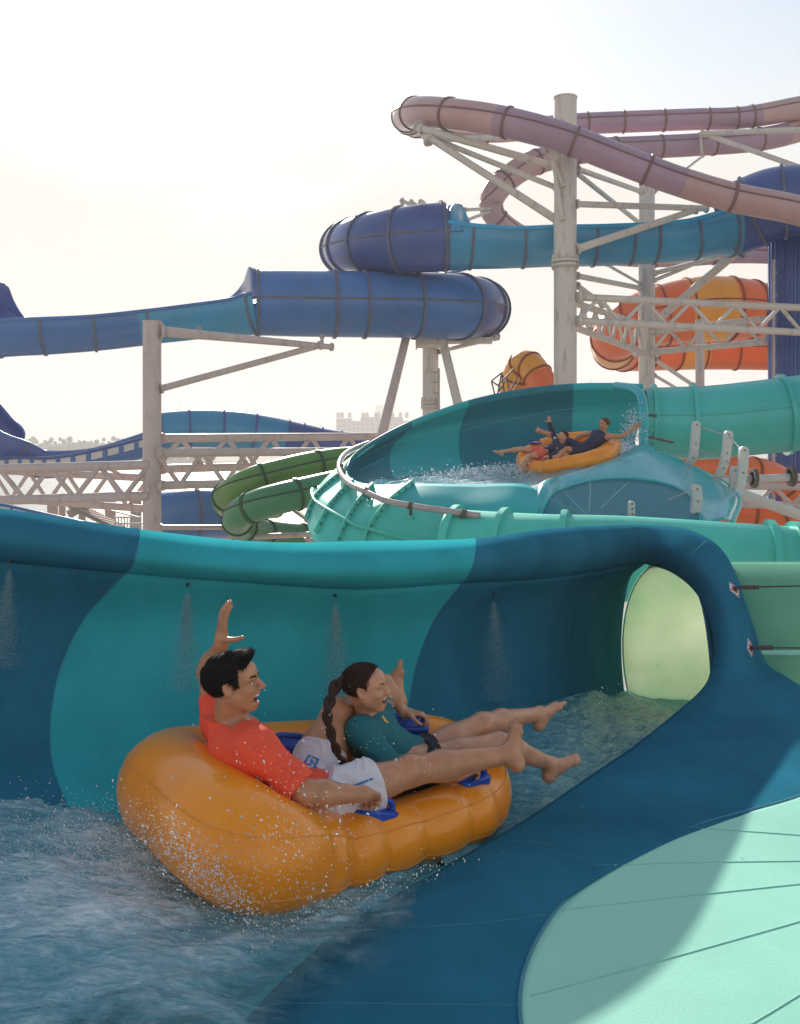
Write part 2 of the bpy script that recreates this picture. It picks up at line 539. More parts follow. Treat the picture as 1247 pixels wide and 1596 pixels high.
# pale sealant lines where panels meet
for i in (TEAL0, TEAL1):
    edge = np.concatenate([G2[i, :int(2.7 * SV)][::-1], G1[i, 1:6 * SV]])
    tube_line('panel_joint', edge, 0.0075, M_seam, flume, 6)
edge = np.concatenate([G3[:, 0]])
tube_line('panel_joint', edge + np.array([0, 0, .004]), 0.007, M_seam, flume, 6)
ring = []
for a in np.linspace(0, 2 * math.pi, 60):
    yy = 7.2 + .775 * math.sin(a)
    ring.append(W(1.845 + (7.98 - yy) * .235, yy, 1.68 - .775 * math.cos(a)))
tube_line('tunnel_joint_ring', ring, 0.007, M_mint, flume, 6)
# inner wall between the arch edge and the tube mouth
g = []
for k, a in ((9, -2), (10, -12), (11, -45), (12, -75), (13, -100), (14, -120), (15, -140)):
    src = g2[k + 0][0] if k < 12 else NEARV[k][0]
    if k == 9:
        src = g2[9][0]
    yy = 7.2 + .78 * math.sin(R(a))
    dst = W(1.84 + (7.98 - yy) * .235, yy, 1.68 - .78 * math.cos(R(a)))
    m_ = src.lerp(dst, .5)
    cen = W(2.0, 7.2, 1.68)
    m_ = m_ + (m_ - cen).normalized() * .03
    g.append([src, m_, dst])
GA = grid_eval(g, 6, 6)
o = grid_mesh('arch_inner_wall', GA, M_dark, flume)
solidify(o, .012)
for pts in ([(868, 1422), (960, 1412), (1130, 1393), (1300, 1375)], [(826, 1556), (900, 1536), (1060, 1492), (1300, 1424)],
            [(957, 1351), (1050, 1348), (1150, 1346), (1300, 1344)], [(1092, 1294), (1160, 1298), (1300, 1308)], [(1170, 1600), (1220, 1570), (1300, 1520)]):
    draped_line('flare_seam', pts, 0.0024, M_mint_seam, flume)
draped_line('surface_seam', [(370, 1570), (520, 1567), (660, 1569), (812, 1570)], 0.0020, M_seam, flume)
draped_line('surface_seam', [(560, 1452), (660, 1448), (760, 1440), (855, 1428)], 0.0019, M_seam, flume)
draped_line('surface_seam', [(800, 1313), (850, 1318), (885, 1335), (930, 1350), (955, 1350)], 0.0019, M_seam, flume)
draped_line('surface_seam', [(930, 1216), (985, 1240), (1015, 1268), (1060, 1288), (1095, 1293)], 0.0019, M_seam, flume)
draped_line('surface_seam', [(1062, 892), (1075, 868), (1100, 845)], 0.003, M_seam, flume, 12)
draped_line('surface_seam', [(1116, 1036), (1145, 1034), (1172, 1032)], 0.003, M_seam, flume, 12)

# tie-down plates with cables on the arch
for (px, py, x1) in ((1143, 920, 1300), (1167, 1010, 1300)):
    h, n = drape(BV, px, py, 0.004)
    u = Vector((0, 0, 1)).cross(n).normalized()
    w = n.cross(u)
    M = Matrix((u, w, n)).transposed()
    g = Geo()
    pts = [Vector((0, .058, 0)), Vector((.042, 0, 0)), Vector((0, -.058, 0)), Vector((-.042, 0, 0))]
    v = [h + M @ p for p in pts] + [h + M @ (p + Vector((0, 0, .008))) for p in pts]
    g.add(v, [(3, 2, 1, 0), (4, 5, 6, 7), (0, 1, 5, 4), (1, 2, 6, 5), (2, 3, 7, 6), (3, 0, 4, 7)])
    pl = g.build('tie_plate', M_sign_w, flume, False)
    g = Geo()
    pts = [Vector((0, .036, .012)), Vector((.025, 0, .012)), Vector((0, -.036, .012)), Vector((-.025, 0, .012))]
    g.add([h + M @ p for p in pts], [(0, 1, 2, 3)])
    for p in [(0, .047), (.034, 0), (0, -.047), (-.034, 0)]:
        g.ball(h + M @ Vector((*p, .01)), .006, 6, 4)
    g.build('plate_marking', M_sign_r, pl, False)
    a = h + M @ Vector((0, 0, .03))
    b = P(x1, py + (-8 if py < 960 else 0), 6.15)
    g = Geo()
    g.cyl(a - n * .03, a, .014, n=8)
    g.cyl(a, b, .0055, n=6)
    for t in (.06, .1, .14, .2):
        c = a.lerp(b, t)
        g.box(c, (.03, .022, .026))
    g.build('tie_cable', M_cable, pl)

# spray nozzles on the wall
NOZ = [(16, 872), (293, 909), (522, 926), (768, 922)]
for (px, py) in NOZ:
    h, n = drape(BV, px, py, 0.0)
    g = Geo()
    g.cyl(h - n * .01, h + n * .012, .012, .009, 10)
    g.cyl(h + n * .01, h + n * .02, .006, .006, 8)
    g.build('spray_nozzle', M_cable, flume)

# the mint tunnel the flume runs into
xs = np.linspace(1.84, 9.5, 60)
path = np.stack([xs, np.full_like(xs, 7.2), np.full_like(xs, HC - 1.68)], -1)
tun = thing('tube_slide', 'pale green translucent tube the front flume runs into at the right edge', 'water slide', W(4, 7.2, 12))
A = sweep(path, .78, 0, 360, 64)
for i in range(len(A)):
    A[i, :, 0] += np.maximum(0, 7.98 - A[i, :, 1]) * .235 * max(0, 1 - i / 14)
o = grid_mesh('tube', A, M_mint_tube, tun)
solidify(o, .01)
for x in (3.42, 5.6, 7.8):
    T = sweep(np.array([(x - .012, 7.2, HC - 1.68), (x + .012, 7.2, HC - 1.68)]), .81, 0, 360, 64)
    o = grid_mesh('flange', T, M_mint, tun)
    solidify(o, .05)
for a in (70, 128):
    ln = [Vector((x, 7.2 - .79 * math.sin(R(a)), HC - 1.68 + .79 * math.cos(R(a)))) for x in (2.35, 9.4)]
    g = Geo()
    g.cyl(ln[0], ln[1], .018, n=6)
    g.build('seam_flange', M_mint, tun)
    if a == 128:
        for x in np.arange(2.5, 6, .2):
            g = Geo()
            g.box((x, ln[0].y - .012, ln[0].z + .01), (.02, .03, .02))
            g.build('bolt', M_bolt, tun)

# ------------------------------------------------------------------ running water


def watermat(name, deep, mid, foam, fscale, famt):
    m = bpy.data.materials.new(name)
    m.use_nodes = True
    nt = m.node_tree
    L = nt.links.new
    b = nt.nodes['Principled BSDF']
    tc = nt.nodes.new('ShaderNodeTexCoord')
    mp = nt.nodes.new('ShaderNodeMapping')
    mp.inputs['Rotation'].default_value = (0, 0, R(-40))
    mp.inputs['Scale'].default_value = (0.6, 1.3, 1.0)
    L(tc.outputs['Object'], mp.inputs['Vector'])
    n0 = nt.nodes.new('ShaderNodeTexNoise')
    n0.inputs['Scale'].default_value = fscale * 4.5
    n0.inputs['Detail'].default_value = 8
    n0.inputs['Roughness'].default_value = 0.75
    n0.inputs['Distortion'].default_value = 1.2
    L(mp.outputs[0], n0.inputs['Vector'])
    n1 = nt.nodes.new('ShaderNodeTexNoise')
    n1.inputs['Scale'].default_value = fscale
    n1.inputs['Detail'].default_value = 10
    n1.inputs['Roughness'].default_value = 0.72
    n1.inputs['Distortion'].default_value = 0.8
    L(mp.outputs[0], n1.inputs['Vector'])
    at = nt.nodes.new('ShaderNodeAttribute')
    at.attribute_name = 'foam'
    ad = nt.nodes.new('ShaderNodeMath')
    ad.operation = 'ADD'
    av = nt.nodes.new('ShaderNodeMix')
    av.inputs[0].default_value = .58
    L(n1.outputs['Fac'], av.inputs[2])
    L(n0.outputs['Fac'], av.inputs[3])
    L(av.outputs[0], ad.inputs[0])
    L(at.outputs['Fac'], ad.inputs[1])
    rp = nt.nodes.new('ShaderNodeValToRGB')
    e = rp.color_ramp.elements
    e[0].position = 0.36
    e[0].color = (*deep, 1)
    e[1].position = 0.86
    e[1].color = (*foam, 1)
    x = e.new(0.48)
    x.color = (*mid, 1)
    x = e.new(0.60)
    x.color = tuple(0.86 * a + 0.14 * c for a, c in zip(mid, foam)) + (1,)
    x = e.new(0.71)
    x.color = tuple(0.60 * a + 0.40 * c for a, c in zip(mid, foam)) + (1,)
    L(ad.outputs[0], rp.inputs[0])
    L(rp.outputs[0], b.inputs['Base Color'])
    rr = nt.nodes.new('ShaderNodeMapRange')
    rr.inputs[1].default_value = 0.5
    rr.inputs[2].default_value = 0.95
    rr.inputs[3].default_value = 0.06
    rr.inputs[4].default_value = 0.5
    L(ad.outputs[0], rr.inputs[0])
    L(rr.outputs[0], b.inputs['Roughness'])
    b.inputs['IOR'].default_value = 1.33
    n2 = nt.nodes.new('ShaderNodeTexNoise')
    n2.inputs['Scale'].default_value = fscale * 5
    n2.inputs['Detail'].default_value = 6
    n2.inputs['Distortion'].default_value = 0.6
    L(mp.outputs[0], n2.inputs['Vector'])
    bp = nt.nodes.new('ShaderNodeBump')
    bp.inputs['Strength'].default_value = famt
    bp.inputs['Distance'].default_value = 0.03
    L(n2.outputs['Fac'], bp.inputs['Height'])
    L(bp.outputs['Normal'], b.inputs['Normal'])
    # the film thins out where it laps onto the near side
    a2 = nt.nodes.new('ShaderNodeAttribute')
    a2.attribute_name = 'thin'
    s2 = nt.nodes.new('ShaderNodeMath')
    s2.operation = 'SUBTRACT'
    L(a2.outputs['Fac'], s2.inputs[0])
    L(n1.outputs['Fac'], s2.inputs[1])
    r2 = nt.nodes.new('ShaderNodeMapRange')
    r2.inputs[1].default_value = -.2
    r2.inputs[2].default_value = .30
    r2.inputs[4].default_value = .96
    L(s2.outputs[0], r2.inputs[0])
    tp = nt.nodes.new('ShaderNodeBsdfTransparent')
    ms = nt.nodes.new('ShaderNodeMixShader')
    L(r2.outputs[0], ms.inputs[0])
    L(b.outputs[0], ms.inputs[1])
    L(tp.outputs[0], ms.inputs[2])
    L(ms.outputs[0], nt.nodes['Material Output'].inputs['Surface'])
    return m


M_water = watermat('foaming_water', (0.014, 0.145, 0.20), (0.07, 0.30, 0.37), (0.82, 0.90, 0.92), 4.0, 0.8)
M_water2 = watermat('flume_water', (0.01, 0.15, 0.20), (0.03, 0.26, 0.32), (0.8, 0.86, 0.88), 2.2, 0.5)


def water_sheet(name, A, foamfn, mat, amp, sc, thin=None):
    nu, nv = A.shape[:2]
    fo = np.zeros(nu * nv)
    k = 0
    B = A.reshape(-1, 3).copy()
    for i in range(nu):
        for j in range(nv):
            p = Vector(B[k])
            q = Vector((p.x * .75 + p.y * .66, -p.x * .66 * 1.8 + p.y * .75 * 1.8, 0)) * sc
            fade = min(1, .25 + j / 8.0, .55 + (nv - 1 - j) / 24.0)
            f = foamfn(p)
            h = (noise.noise(q * 1.0) * .8 + noise.noise(q * 2.3) * .55 + noise.noise(q * 5.1) * .35 + noise.noise(q * 11) * .22)
            B[k, 2] += amp * (h + .25) * fade * (1 + 1.3 * f)
            fo[k] = f + 0.16 * h * (0.4 + f)
            k += 1
    o = grid_mesh(name, B.reshape(nu, nv, 3), mat)
    at = o.data.attributes.new('foam', 'FLOAT', 'POINT')
    at.data.foreach_set('value', fo.astype(np.float32))
    th = np.zeros((nu, nv), np.float32)
    if thin:
        jj = np.clip((np.arange(nv) / (nv - 1) - thin[0]) / (1 - thin[0]), 0, 1)
        ii = (np.arange(nu) < thin[1]).astype(float)
        th = (jj[None] * ii[:, None] * .95).astype(np.float32)
    at = o.data.attributes.new('thin', 'FLOAT', 'POINT')
    at.data.foreach_set('value', th.ravel())
    return structure(o)


# water follows the channel between wall and near side
wcols = []
fl = [(3.5, 6.2, 1.40), (3.5, 6.3, 1.43), (3.5, 6.4, 1.465), (3.5, 6.6, 1.515), (3.55, 6.75, 1.555), (3.6, 6.9, 1.588), (3.75, 6.95, 1.615), (3.65, 6.95, 1.685), (3.55, 6.95, 1.81)]
for k in range(9):
    c = np.array([tuple(p) for p in g1[k]])
    t = cr(c, 71)
    a, b, d = fl[k]
    ta, tb = int(a * 10), int(b * 10)
    pa, pb = t[ta], t[tb]
    row = []
    if 2 <= k <= 5:                               # laps onto the flat near side
        pb = np.array(tuple(NEARV[24 - k][2] if k != 2 else NEARV[22][2]))
    for s in np.linspace(0, 1, 5):
        p = pa * (1 - s) + pb * s
        p[2] = HC - d + (.03 if s == 0 else 0)
        row.append(Vector(p))
    wcols.append(row)
wcols.append([W(1.83, 7.93, 2.04), W(1.83, 7.6, 2.02), W(1.84, 7.2, 1.98), W(1.9, 6.7, 1.93), W(1.8, 6.0, 1.80)])
wcols.append([W(2.6, 7.88, 2.12), W(2.6, 7.6, 2.12), W(2.6, 7.2, 2.12), W(2.6, 6.8, 2.12), W(2.6, 6.54, 2.12)])
wcols.append([W(6, 7.85, 2.2), W(6, 7.6, 2.2), W(6, 7.2, 2.2), W(6, 6.8, 2.2), W(6, 6.57, 2.2)])
GW = grid_eval(wcols, 26, 30)


def foam_front(p):
    px, py = p.x / p.y * F + CX, (HC - p.z) / p.y * F + HY
    a = math.exp(-(((px - 170) / 230) ** 2 + ((py - 1380) / 110) ** 2)) * .20
    b = math.exp(-(((px - 480) / 200) ** 2 + ((py - 1420) / 40) ** 2)) * .10
    c = math.exp(-(((px - 1000) / 120) ** 2 + ((py - 1150) / 50) ** 2)) * .10
    return max(a, b, c) + .02 + (.05 if px < 560 else 0)


water_sheet('water', GW, foam_front, M_water, 0.018, 3.2, (.62, 26 * 6))


# spray: thousands of tiny drops thrown up by the raft
def drops(name, pts, radii, mat, loc):
    oct_v = np.array([(1, 0, 0), (-1, 0, 0), (0, 1, 0), (0, -1, 0), (0, 0, 1.25), (0, 0, -1.25)], float)
    oct_f = np.array([(0, 2, 4), (2, 1, 4), (1, 3, 4), (3, 0, 4), (2, 0, 5), (1, 2, 5), (3, 1, 5), (0, 3, 5)])
    n = len(pts)
    D = oct_v[None] * radii[:, None, None]
    ax = np.array([-.55, -.15, .8]) + rng.normal(size=(n, 3)) * .45
    ax /= np.linalg.norm(ax, axis=1)[:, None]
    D = D + (D * ax[:, None, :]).sum(-1, keepdims=True) * ax[:, None, :] * rng.uniform(0, 1.6, n)[:, None, None]
    V = (pts[:, None, :] + D).reshape(-1, 3)
    Fc = (oct_f[None] + 6 * np.arange(n)[:, None, None]).reshape(-1, 3)
    o = mk(name, V, Fc, mat, None, True, loc)
    o['kind'] = 'stuff'
    return o


m = plastic('water_drops', (0.80, 0.84, 0.86), 0.15, 0.03, 20, 0.3, 0, trans=0.35, tcol=(0.85, 0.9, 0.92))
M_drop = m
m = plastic('fine_mist', (0.60, 0.78, 0.82), 0.5, 0.03, 20, 0, 0, trans=0.4, tcol=(0.7, 0.85, 0.88))
M_mist = m


def scatter_px(n, cx, cy, sx, sy, Y0, Y1, rot=0.0):
    a = rng.normal(size=(n, 2)) * (sx, sy)
    c, s = math.cos(rot), math.sin(rot)
    px = cx + a[:, 0] * c - a[:, 1] * s
    py = cy + a[:, 0] * s + a[:, 1] * c
    Y = rng.uniform(Y0, Y1, n)
    return np.stack([(px - CX) / F * Y, Y, HC - (py - HY) / F * Y], -1), px, py


parts = []
for (n, cx, cy, sx, sy, y0, y1, rot) in ((2100, 318, 1362, 72, 20, 2.75, 3.0, .78), (5200, 205, 1345, 95, 34, 3.1, 3.6, .2), (3000, 130, 1400, 150, 55, 2.8, 3.3, 0), (900, 120, 1290, 80, 26, 3.3, 3.7, 0), (700, 900, 1150, 90, 26, 4.6, 6.0, -.6), (700, 430, 1330, 60, 60, 2.8, 3.0, .4), (260, 470, 1235, 70, 45, 2.9, 3.05, .4), (160, 600, 1180, 90, 45, 3.2, 3.5, 0.2), (700, 520, 1410, 110, 10, 2.85, 3.1, -.35)):
    parts.append(scatter_px(n, cx, cy, sx, sy, y0, y1, rot)[0])
pts = np.concatenate(parts)
rad = np.clip(rng.lognormal(math.log(.00092), .55, len(pts)), .0005, .0032)
drops('spray', pts, rad, M_drop, (-0.6, 3.0, HC - 1.4))

mist = []
for (px, py) in NOZ:
    for k in range(15000):
        t = rng.random() ** .8
        x = px + (2 + 24 * t) * rng.normal() * .62 + (-8 if px < 100 else (4 if px > 700 else -6 if px < 400 else 0)) * t
        y = py + 8 + 165 * t
        h = drape(BV, x, y, 0.004 + .05 * t * rng.random())
        if h and rng.random() > t * .55:
            mist.append(h[0])
mist = np.array([tuple(p) for p in mist])
drops('spray', mist, rng.uniform(.0004, .00095, len(mist)), M_mist, (-0.6, 4.6, HC - 1.0))

# ================================================================== ORANGE RAFT IN FRONT


def make_raft(label, ctrl, lobes, handles, parent_loc, group, seam=True, nseg=220):
    root = thing('raft', label, 'raft', parent_loc, group)
    pts = [P(a, b, c) for a, b, c, _ in ctrl]
    rad = [q[3] for q in ctrl]
    n = len(pts)
    A = np.array([tuple(p) for p in pts] * 3)
    Rr = np.array(rad * 3)
    D = cr(A, (3 * n - 1) * 40 + 1)[n * 40:2 * n * 40]
    rr = cr(Rr, (3 * n - 1) * 40 + 1)[n * 40:2 * n * 40]
    m = len(D)
    T = (np.roll(D, -1, 0) - np.roll(D, 1, 0))
    T /= np.linalg.norm(T, axis=1)[:, None]
    up = np.array([0, 0, 1.0])
    S = np.cross(T, up)
    S /= np.linalg.norm(S, axis=1)[:, None]
    cen = D.mean(0)
    if np.mean(np.sum(S * (D - cen), 1)) < 0:
        S = -S
    U = np.cross(S, T)
    U *= np.sign(U[:, 2])[:, None]
    na = 40
    ang = np.linspace(0, 2 * math.pi, na, endpoint=False)
    V = np.zeros((m, na, 3))
    for i in range(m):
        u = i / 40.0
        k = 0.0
        for (a, b, cnt) in lobes:
            if a <= u <= b:
                ph = (u - a) / (b - a)
                env = min(1, ph / .08, (1 - ph) / .08)
                k = env * (abs(math.sin(math.pi * cnt * ph)) ** .6 - .6)
        # lobes show on the outer lower flank
        w = .5 + .5 * np.cos(ang - R(110))
        r = rr[i] * (1 + .21 * k * w)
        V[i] = D[i] + r[:, None] * (np.sin(ang)[:, None] * S[i] + np.cos(ang)[:, None] * U[i])
    idx = np.arange(m * na).reshape(m, na)
    nx = np.roll(idx, -1, 0)
    Fc = np.stack([idx, nx, np.roll(nx, -1, 1), np.roll(idx, -1, 1)], -1).reshape(-1, 4)
    ring = mk('ring_tube', V.reshape(-1, 3), Fc, M_raft, root)
    # floor
    inner = D - rr[:, None] * .35 * up
    fv = [tuple(p) for p in inner[::8]]
    c = tuple(cen - up * (np.mean(rr) * .5))
    fv.append(c)
    k = len(fv) - 1
    mk('raft_floor', fv, [(i, (i + 1) % k, k) for i in range(k)], M_raft, root)
    if seam:
        for a in (58, 118):
            ln = []
            for i in range(0, m, 4):
                w = .5 + .5 * math.cos(R(a) - R(110))
                j = int(round(a / 360 * na)) % na
                ln.append(V[i, j] + (V[i, j] - D[i]) * .002)
            ln.append(ln[0])
            tube_line('welded_seam', ln, .0028, M_raft_seam, ring, 5)
    return root, D, rr, S, U, V


ctrl = [(395, 1325, 3.25, .20), (300, 1255, 3.5, .20), (272, 1215, 3.85, .20), (400, 1184, 4.15, .155), (540, 1170, 4.35, .14), (650, 1160, 4.5, .14),
        (725, 1185, 4.5, .14), (748, 1235, 4.25, .14), (715, 1268, 4.0, .135), (600, 1308, 3.7, .135), (500, 1332, 3.45, .15)]
raft, RD, RR, RS, RU, RV = make_raft('big orange inflatable raft in the foreground with blue grab handles and two riders', ctrl, [(7.6, 10.4, 5.0)], None, W(-.1, 3.8, 1.55), 'orange rafts on the flumes')
BVR = bvh_of(np.concatenate([RV, RV[:1]]))


def handle(px, py, ang, L=.17, parent=raft):
    h = drape(BVR, px, py, 0.002)
    if not h:
        return
    c, n = h
    n = (n + Vector((0, 0, .8))).normalized()
    t = Vector((math.cos(ang), math.sin(ang), 0))
    t = (t - n * t.dot(n)).normalized()
    s = n.cross(t)
    M = Matrix((t, s, n)).transposed()
    # oval base pad
    bm = []
    for lay, (sc, z) in enumerate(((1, -.03), (1, .006), (.88, .012))):
        for k in range(20):
            q = 2 * math.pi * k / 20
            bm.append(c + M @ Vector((math.copysign(abs(math.cos(q)) ** .6, math.cos(q)) * L * .55 * sc, math.copysign(abs(math.sin(q)) ** .6, math.sin(q)) * .042 * sc, z)))
    fc = [(l * 20 + k, l * 20 + (k + 1) % 20, (l + 1) * 20 + (k + 1) % 20, (l + 1) * 20 + k) for l in (0, 1) for k in range(20)] + [tuple(range(40, 60))]
    o = mk('grab_handle', bm, fc, M_handle, parent)
    autosmooth(o, 40)
    arch = [c + M @ Vector(q) for q in ((-L * .45, 0, .0), (-L * .40, 0, .03), (-L * .28, 0, .045), (0, 0, .05), (L * .28, 0, .045), (L * .40, 0, .03), (L * .45, 0, .0))]
    tube_line('grip', arch, .0125, M_handle, o, 10, 30)
    return c + M @ Vector((0, 0, .05)), t, n


H_near = handle(582, 1266, .55, .19)
H_far = handle(455, 1160, .2, .22)
H_farfront = handle(632, 1130, .12, .2)
H_front = handle(738, 1214, .8, .16)
# ================================================================== PEOPLE (signed-distance bodies meshed as one surface)


def seg_d(p, a, b, ra, rb):
    ab = b - a
    L2 = max(float(ab @ ab), 1e-12)
    t = np.clip(((p - a) @ ab) / L2, 0, 1)
    return np.linalg.norm(p - a - t[:, None] * ab, axis=1) - (ra + (rb - ra) * t)


def ell_d(p, c, M, r):
    q = (p - c) @ M
    k0 = np.linalg.norm(q / r, axis=1)
    k1 = np.linalg.norm(q / (r * r), axis=1)
    return k0 * (k0 - 1) / np.maximum(k1, 1e-9)


def smin(a, b, k):
    if k <= 0:
        return np.minimum(a, b)
    h = np.maximum(k - np.abs(a - b), 0) / k
    return np.minimum(a, b) - h * h * k * .25


class Shape:
    def __init__(s):
        s.pr = []
        s.post = None          # function(points, d) -> d

    def cone(s, a, b, ra, rb=None, k=.02):
        a, b = np.array(a, float), np.array(b, float)
        rb = ra if rb is None else rb
        s.pr.append(('c', a, b, ra, rb, k, (a + b) / 2, np.linalg.norm(b - a) / 2 + max(ra, rb)))
        return s

    def ell(s, c, r, M=None, k=.02):
        M = np.eye(3) if M is None else np.array(M, float)
        s.pr.append(('e', np.array(c, float), M, np.array(r, float), None, k, np.array(c, float), max(r)))
        return s

    def sub(s, c, r, M=None, k=.006):
        M = np.eye(3) if M is None else np.array(M, float)
        s.pr.append(('s', np.array(c, float), M, np.array(r, float), None, k, np.array(c, float), max(r)))
        return s

    def ev(s, p, act):
        d = np.full(len(p), 1.0)
        for i in act:
            q = s.pr[i]
            if q[0] == 'c':
                d = smin(d, seg_d(p, q[1], q[2], q[3], q[4]), q[5])
            elif q[0] == 'e':
                d = smin(d, ell_d(p, q[1], q[2], q[3]), q[5])
            else:
                d = -smin(-d, ell_d(p, q[1], q[2], q[3]), q[5])
        if s.post is not None:
            d = s.post(p, d)
        return d

    def mesh(s, vox, smooth=1):
        lo = np.min([q[6] - q[7] for q in s.pr if q[0] != 's'], axis=0) - 3 * vox
        hi = np.max([q[6] + q[7] for q in s.pr if q[0] != 's'], axis=0) + 3 * vox
        n = np.ceil((hi - lo) / vox).astype(int) + 1
        D = np.ones(n, np.float32)
        B = 20
        cs = np.array([q[6] for q in s.pr])
        rs = np.array([q[7] for q in s.pr])
        half = B * vox * .87 + .03
        for i in range(0, n[0], B):
            for j in range(0, n[1], B):
                for k in range(0, n[2], B):
                    e = np.minimum([i + B, j + B, k + B], n)
                    c = lo + vox * (np.array([i, j, k]) + e - 1) / 2
                    act = np.nonzero(np.linalg.norm(cs - c, axis=1) - rs < half)[0]
                    act = [a for a in act if s.pr[a][0] != 'c' or seg_d(c[None], s.pr[a][1], s.pr[a][2], s.pr[a][3], s.pr[a][4])[0] < half]
                    if not len(act):
                        continue
                    g = np.stack(np.meshgrid(*[lo[x] + vox * np.arange([i, j, k][x], e[x]) for x in range(3)], indexing='ij'), -1)
                    D[i:e[0], j:e[1], k:e[2]] = s.ev(g.reshape(-1, 3), act).reshape(g.shape[:3])
        V, Fc = nets(D, lo, vox)
        if smooth and len(V):
            V = relax(V, Fc, smooth)
        return V, Fc


def nets(D, lo, vox):
    ins = D < 0
    nx, ny, nz = D.shape
    allin = np.ones((nx - 1, ny - 1, nz - 1), bool)
    anyin = np.zeros_like(allin)
    for a in (0, 1):
        for b in (0, 1):
            for c in (0, 1):
                w = ins[a:nx - 1 + a, b:ny - 1 + b, c:nz - 1 + c]
                allin &= w
                anyin |= w
    act = np.argwhere(anyin & ~allin)
    Df = D.ravel()
    base = (act[:, 0] * ny + act[:, 1]) * nz + act[:, 2]
    offs = [(a, b, c) for a in (0, 1) for b in (0, 1) for c in (0, 1)]
    acc = np.zeros((len(act), 3))
    cnt = np.zeros(len(act))
    for a in offs:
        for ax in range(3):
            if a[ax]:
                continue
            b = list(a)
            b[ax] = 1
            d0 = Df[base + (a[0] * ny + a[1]) * nz + a[2]].astype(float)
            d1 = Df[base + (b[0] * ny + b[1]) * nz + b[2]].astype(float)
            m = (d0 < 0) != (d1 < 0)
            t = np.where(m, d0 / np.where(d0 == d1, 1, d0 - d1), 0)
            p = np.array(a, float) + np.zeros((len(act), 3))
            p[:, ax] = t
            acc += p * m[:, None]
            cnt += m
    V = lo + vox * (act + acc / np.maximum(cnt, 1)[:, None])
    cid = (act[:, 0] * (ny - 1) + act[:, 1]) * (nz - 1) + act[:, 2]
    order = np.argsort(cid)
    scid = cid[order]

    def look(c):
        return order[np.searchsorted(scid, (c[:, 0] * (ny - 1) + c[:, 1]) * (nz - 1) + c[:, 2])]
    faces = []
    for ax in range(3):
        o = [0, 0, 0]
        o[ax] = 1
        e = ins[o[0]:, o[1]:, o[2]:] != ins[:nx - o[0], :ny - o[1], :nz - o[2]]
        q = np.argwhere(e)
        b, c = (ax + 1) % 3, (ax + 2) % 3
        q = q[(q[:, b] > 0) & (q[:, c] > 0) & (q[:, b] < D.shape[b] - 1) & (q[:, c] < D.shape[c] - 1)]
        if not len(q):
            continue
        s0 = ins[q[:, 0], q[:, 1], q[:, 2]]
        eb, ec = np.zeros(3, int), np.zeros(3, int)
        eb[b] = 1
        ec[c] = 1
        f = np.stack([look(q - eb - ec), look(q - ec), look(q), look(q - eb)], -1)
        f[~s0] = f[~s0][:, ::-1]
        faces.append(f)
    return V, np.concatenate(faces)


def relax(V, Fc, it):
    e = np.concatenate([Fc[:, [0, 1]], Fc[:, [1, 2]], Fc[:, [2, 3]], Fc[:, [3, 0]]])
    e = np.concatenate([e, e[:, ::-1]])
    for _ in range(it):
        acc = np.zeros_like(V)
        for k in range(3):
            acc[:, k] = np.bincount(e[:, 0], V[e[:, 1], k], len(V))
        c = np.bincount(e[:, 0], minlength=len(V))
        V = V * .55 + .45 * acc / np.maximum(c, 1)[:, None]
    return V


def basis(x, z_hint):
    x = np.array(x, float)
    x /= np.linalg.norm(x)
    z = np.array(z_hint, float)
    y = np.cross(z, x)
    y /= np.linalg.norm(y)
    z = np.cross(x, y)
    return np.stack([x, y, z], 1)       # columns fwd, left, up


def V3(p):
    return np.array(tuple(p), float)


def add_hand(S, wrist, fdir, pnorm, thumb, s=1.0, curl=.35, spread=.10, tdir=.75):
    """palm + five fingers; pnorm points out of the palm, thumb=+1/-1 side"""
    f = np.array(fdir, float)
    f /= np.linalg.norm(f)
    n = np.array(pnorm, float)
    n -= f * (n @ f)
    n /= np.linalg.norm(n)
    sd = np.cross(n, f) * thumb           # towards the thumb
    w = V3(wrist)
    pc = w + f * .052 * s
    S.ell(pc, (.056 * s, .041 * s, .016 * s), np.stack([f, sd, n], 1), k=.018)
    S.cone(w, w + f * .03 * s, .024 * s, .024 * s, k=.02)
    for i, (off, L, r) in enumerate(((.030, .074, .0088), (.010, .082, .009), (-.010, .076, .0086), (-.029, .060, .0076))):
        b = w + f * (.092 - .004 * abs(i - 1)) * s + sd * off * s
        a = spread * (1.2 - i)
        d = f + sd * a
        d /= np.linalg.norm(d)
        c = curl * (1 + .12 * i)
        p = [b - d * .02 * s, b]
        for j, fr in enumerate((.45, .31, .24)):
            th = c * (j + .6)
            p.append(p[-1] + (d * math.cos(th) + n * math.sin(th)) * L * fr * s)
        for j in range(4):
            S.cone(p[j], p[j + 1], r * (1.05 - .06 * j) * s, r * (.99 - .06 * j) * s, k=.004 if j else .008)
    b = w + f * .028 * s + sd * .028 * s
    d1 = f * (1 - tdir) + sd * tdir + n * .35
    d1 /= np.linalg.norm(d1)
    d2 = f * (1.1 - tdir) + sd * tdir * .8 + n * .45
    d2 /= np.linalg.norm(d2)
    m1 = b + d1 * .042 * s
    m2 = m1 + d2 * .032 * s
    S.cone(b - d1 * .01, m1, .014 * s, .0105 * s, k=.012)
    S.cone(m1, m2, .0105 * s, .0095 * s, k=.004)
    S.cone(m2, m2 + (d2 + f * .2) * .022 * s, .0095 * s, .0078 * s, k=.004)


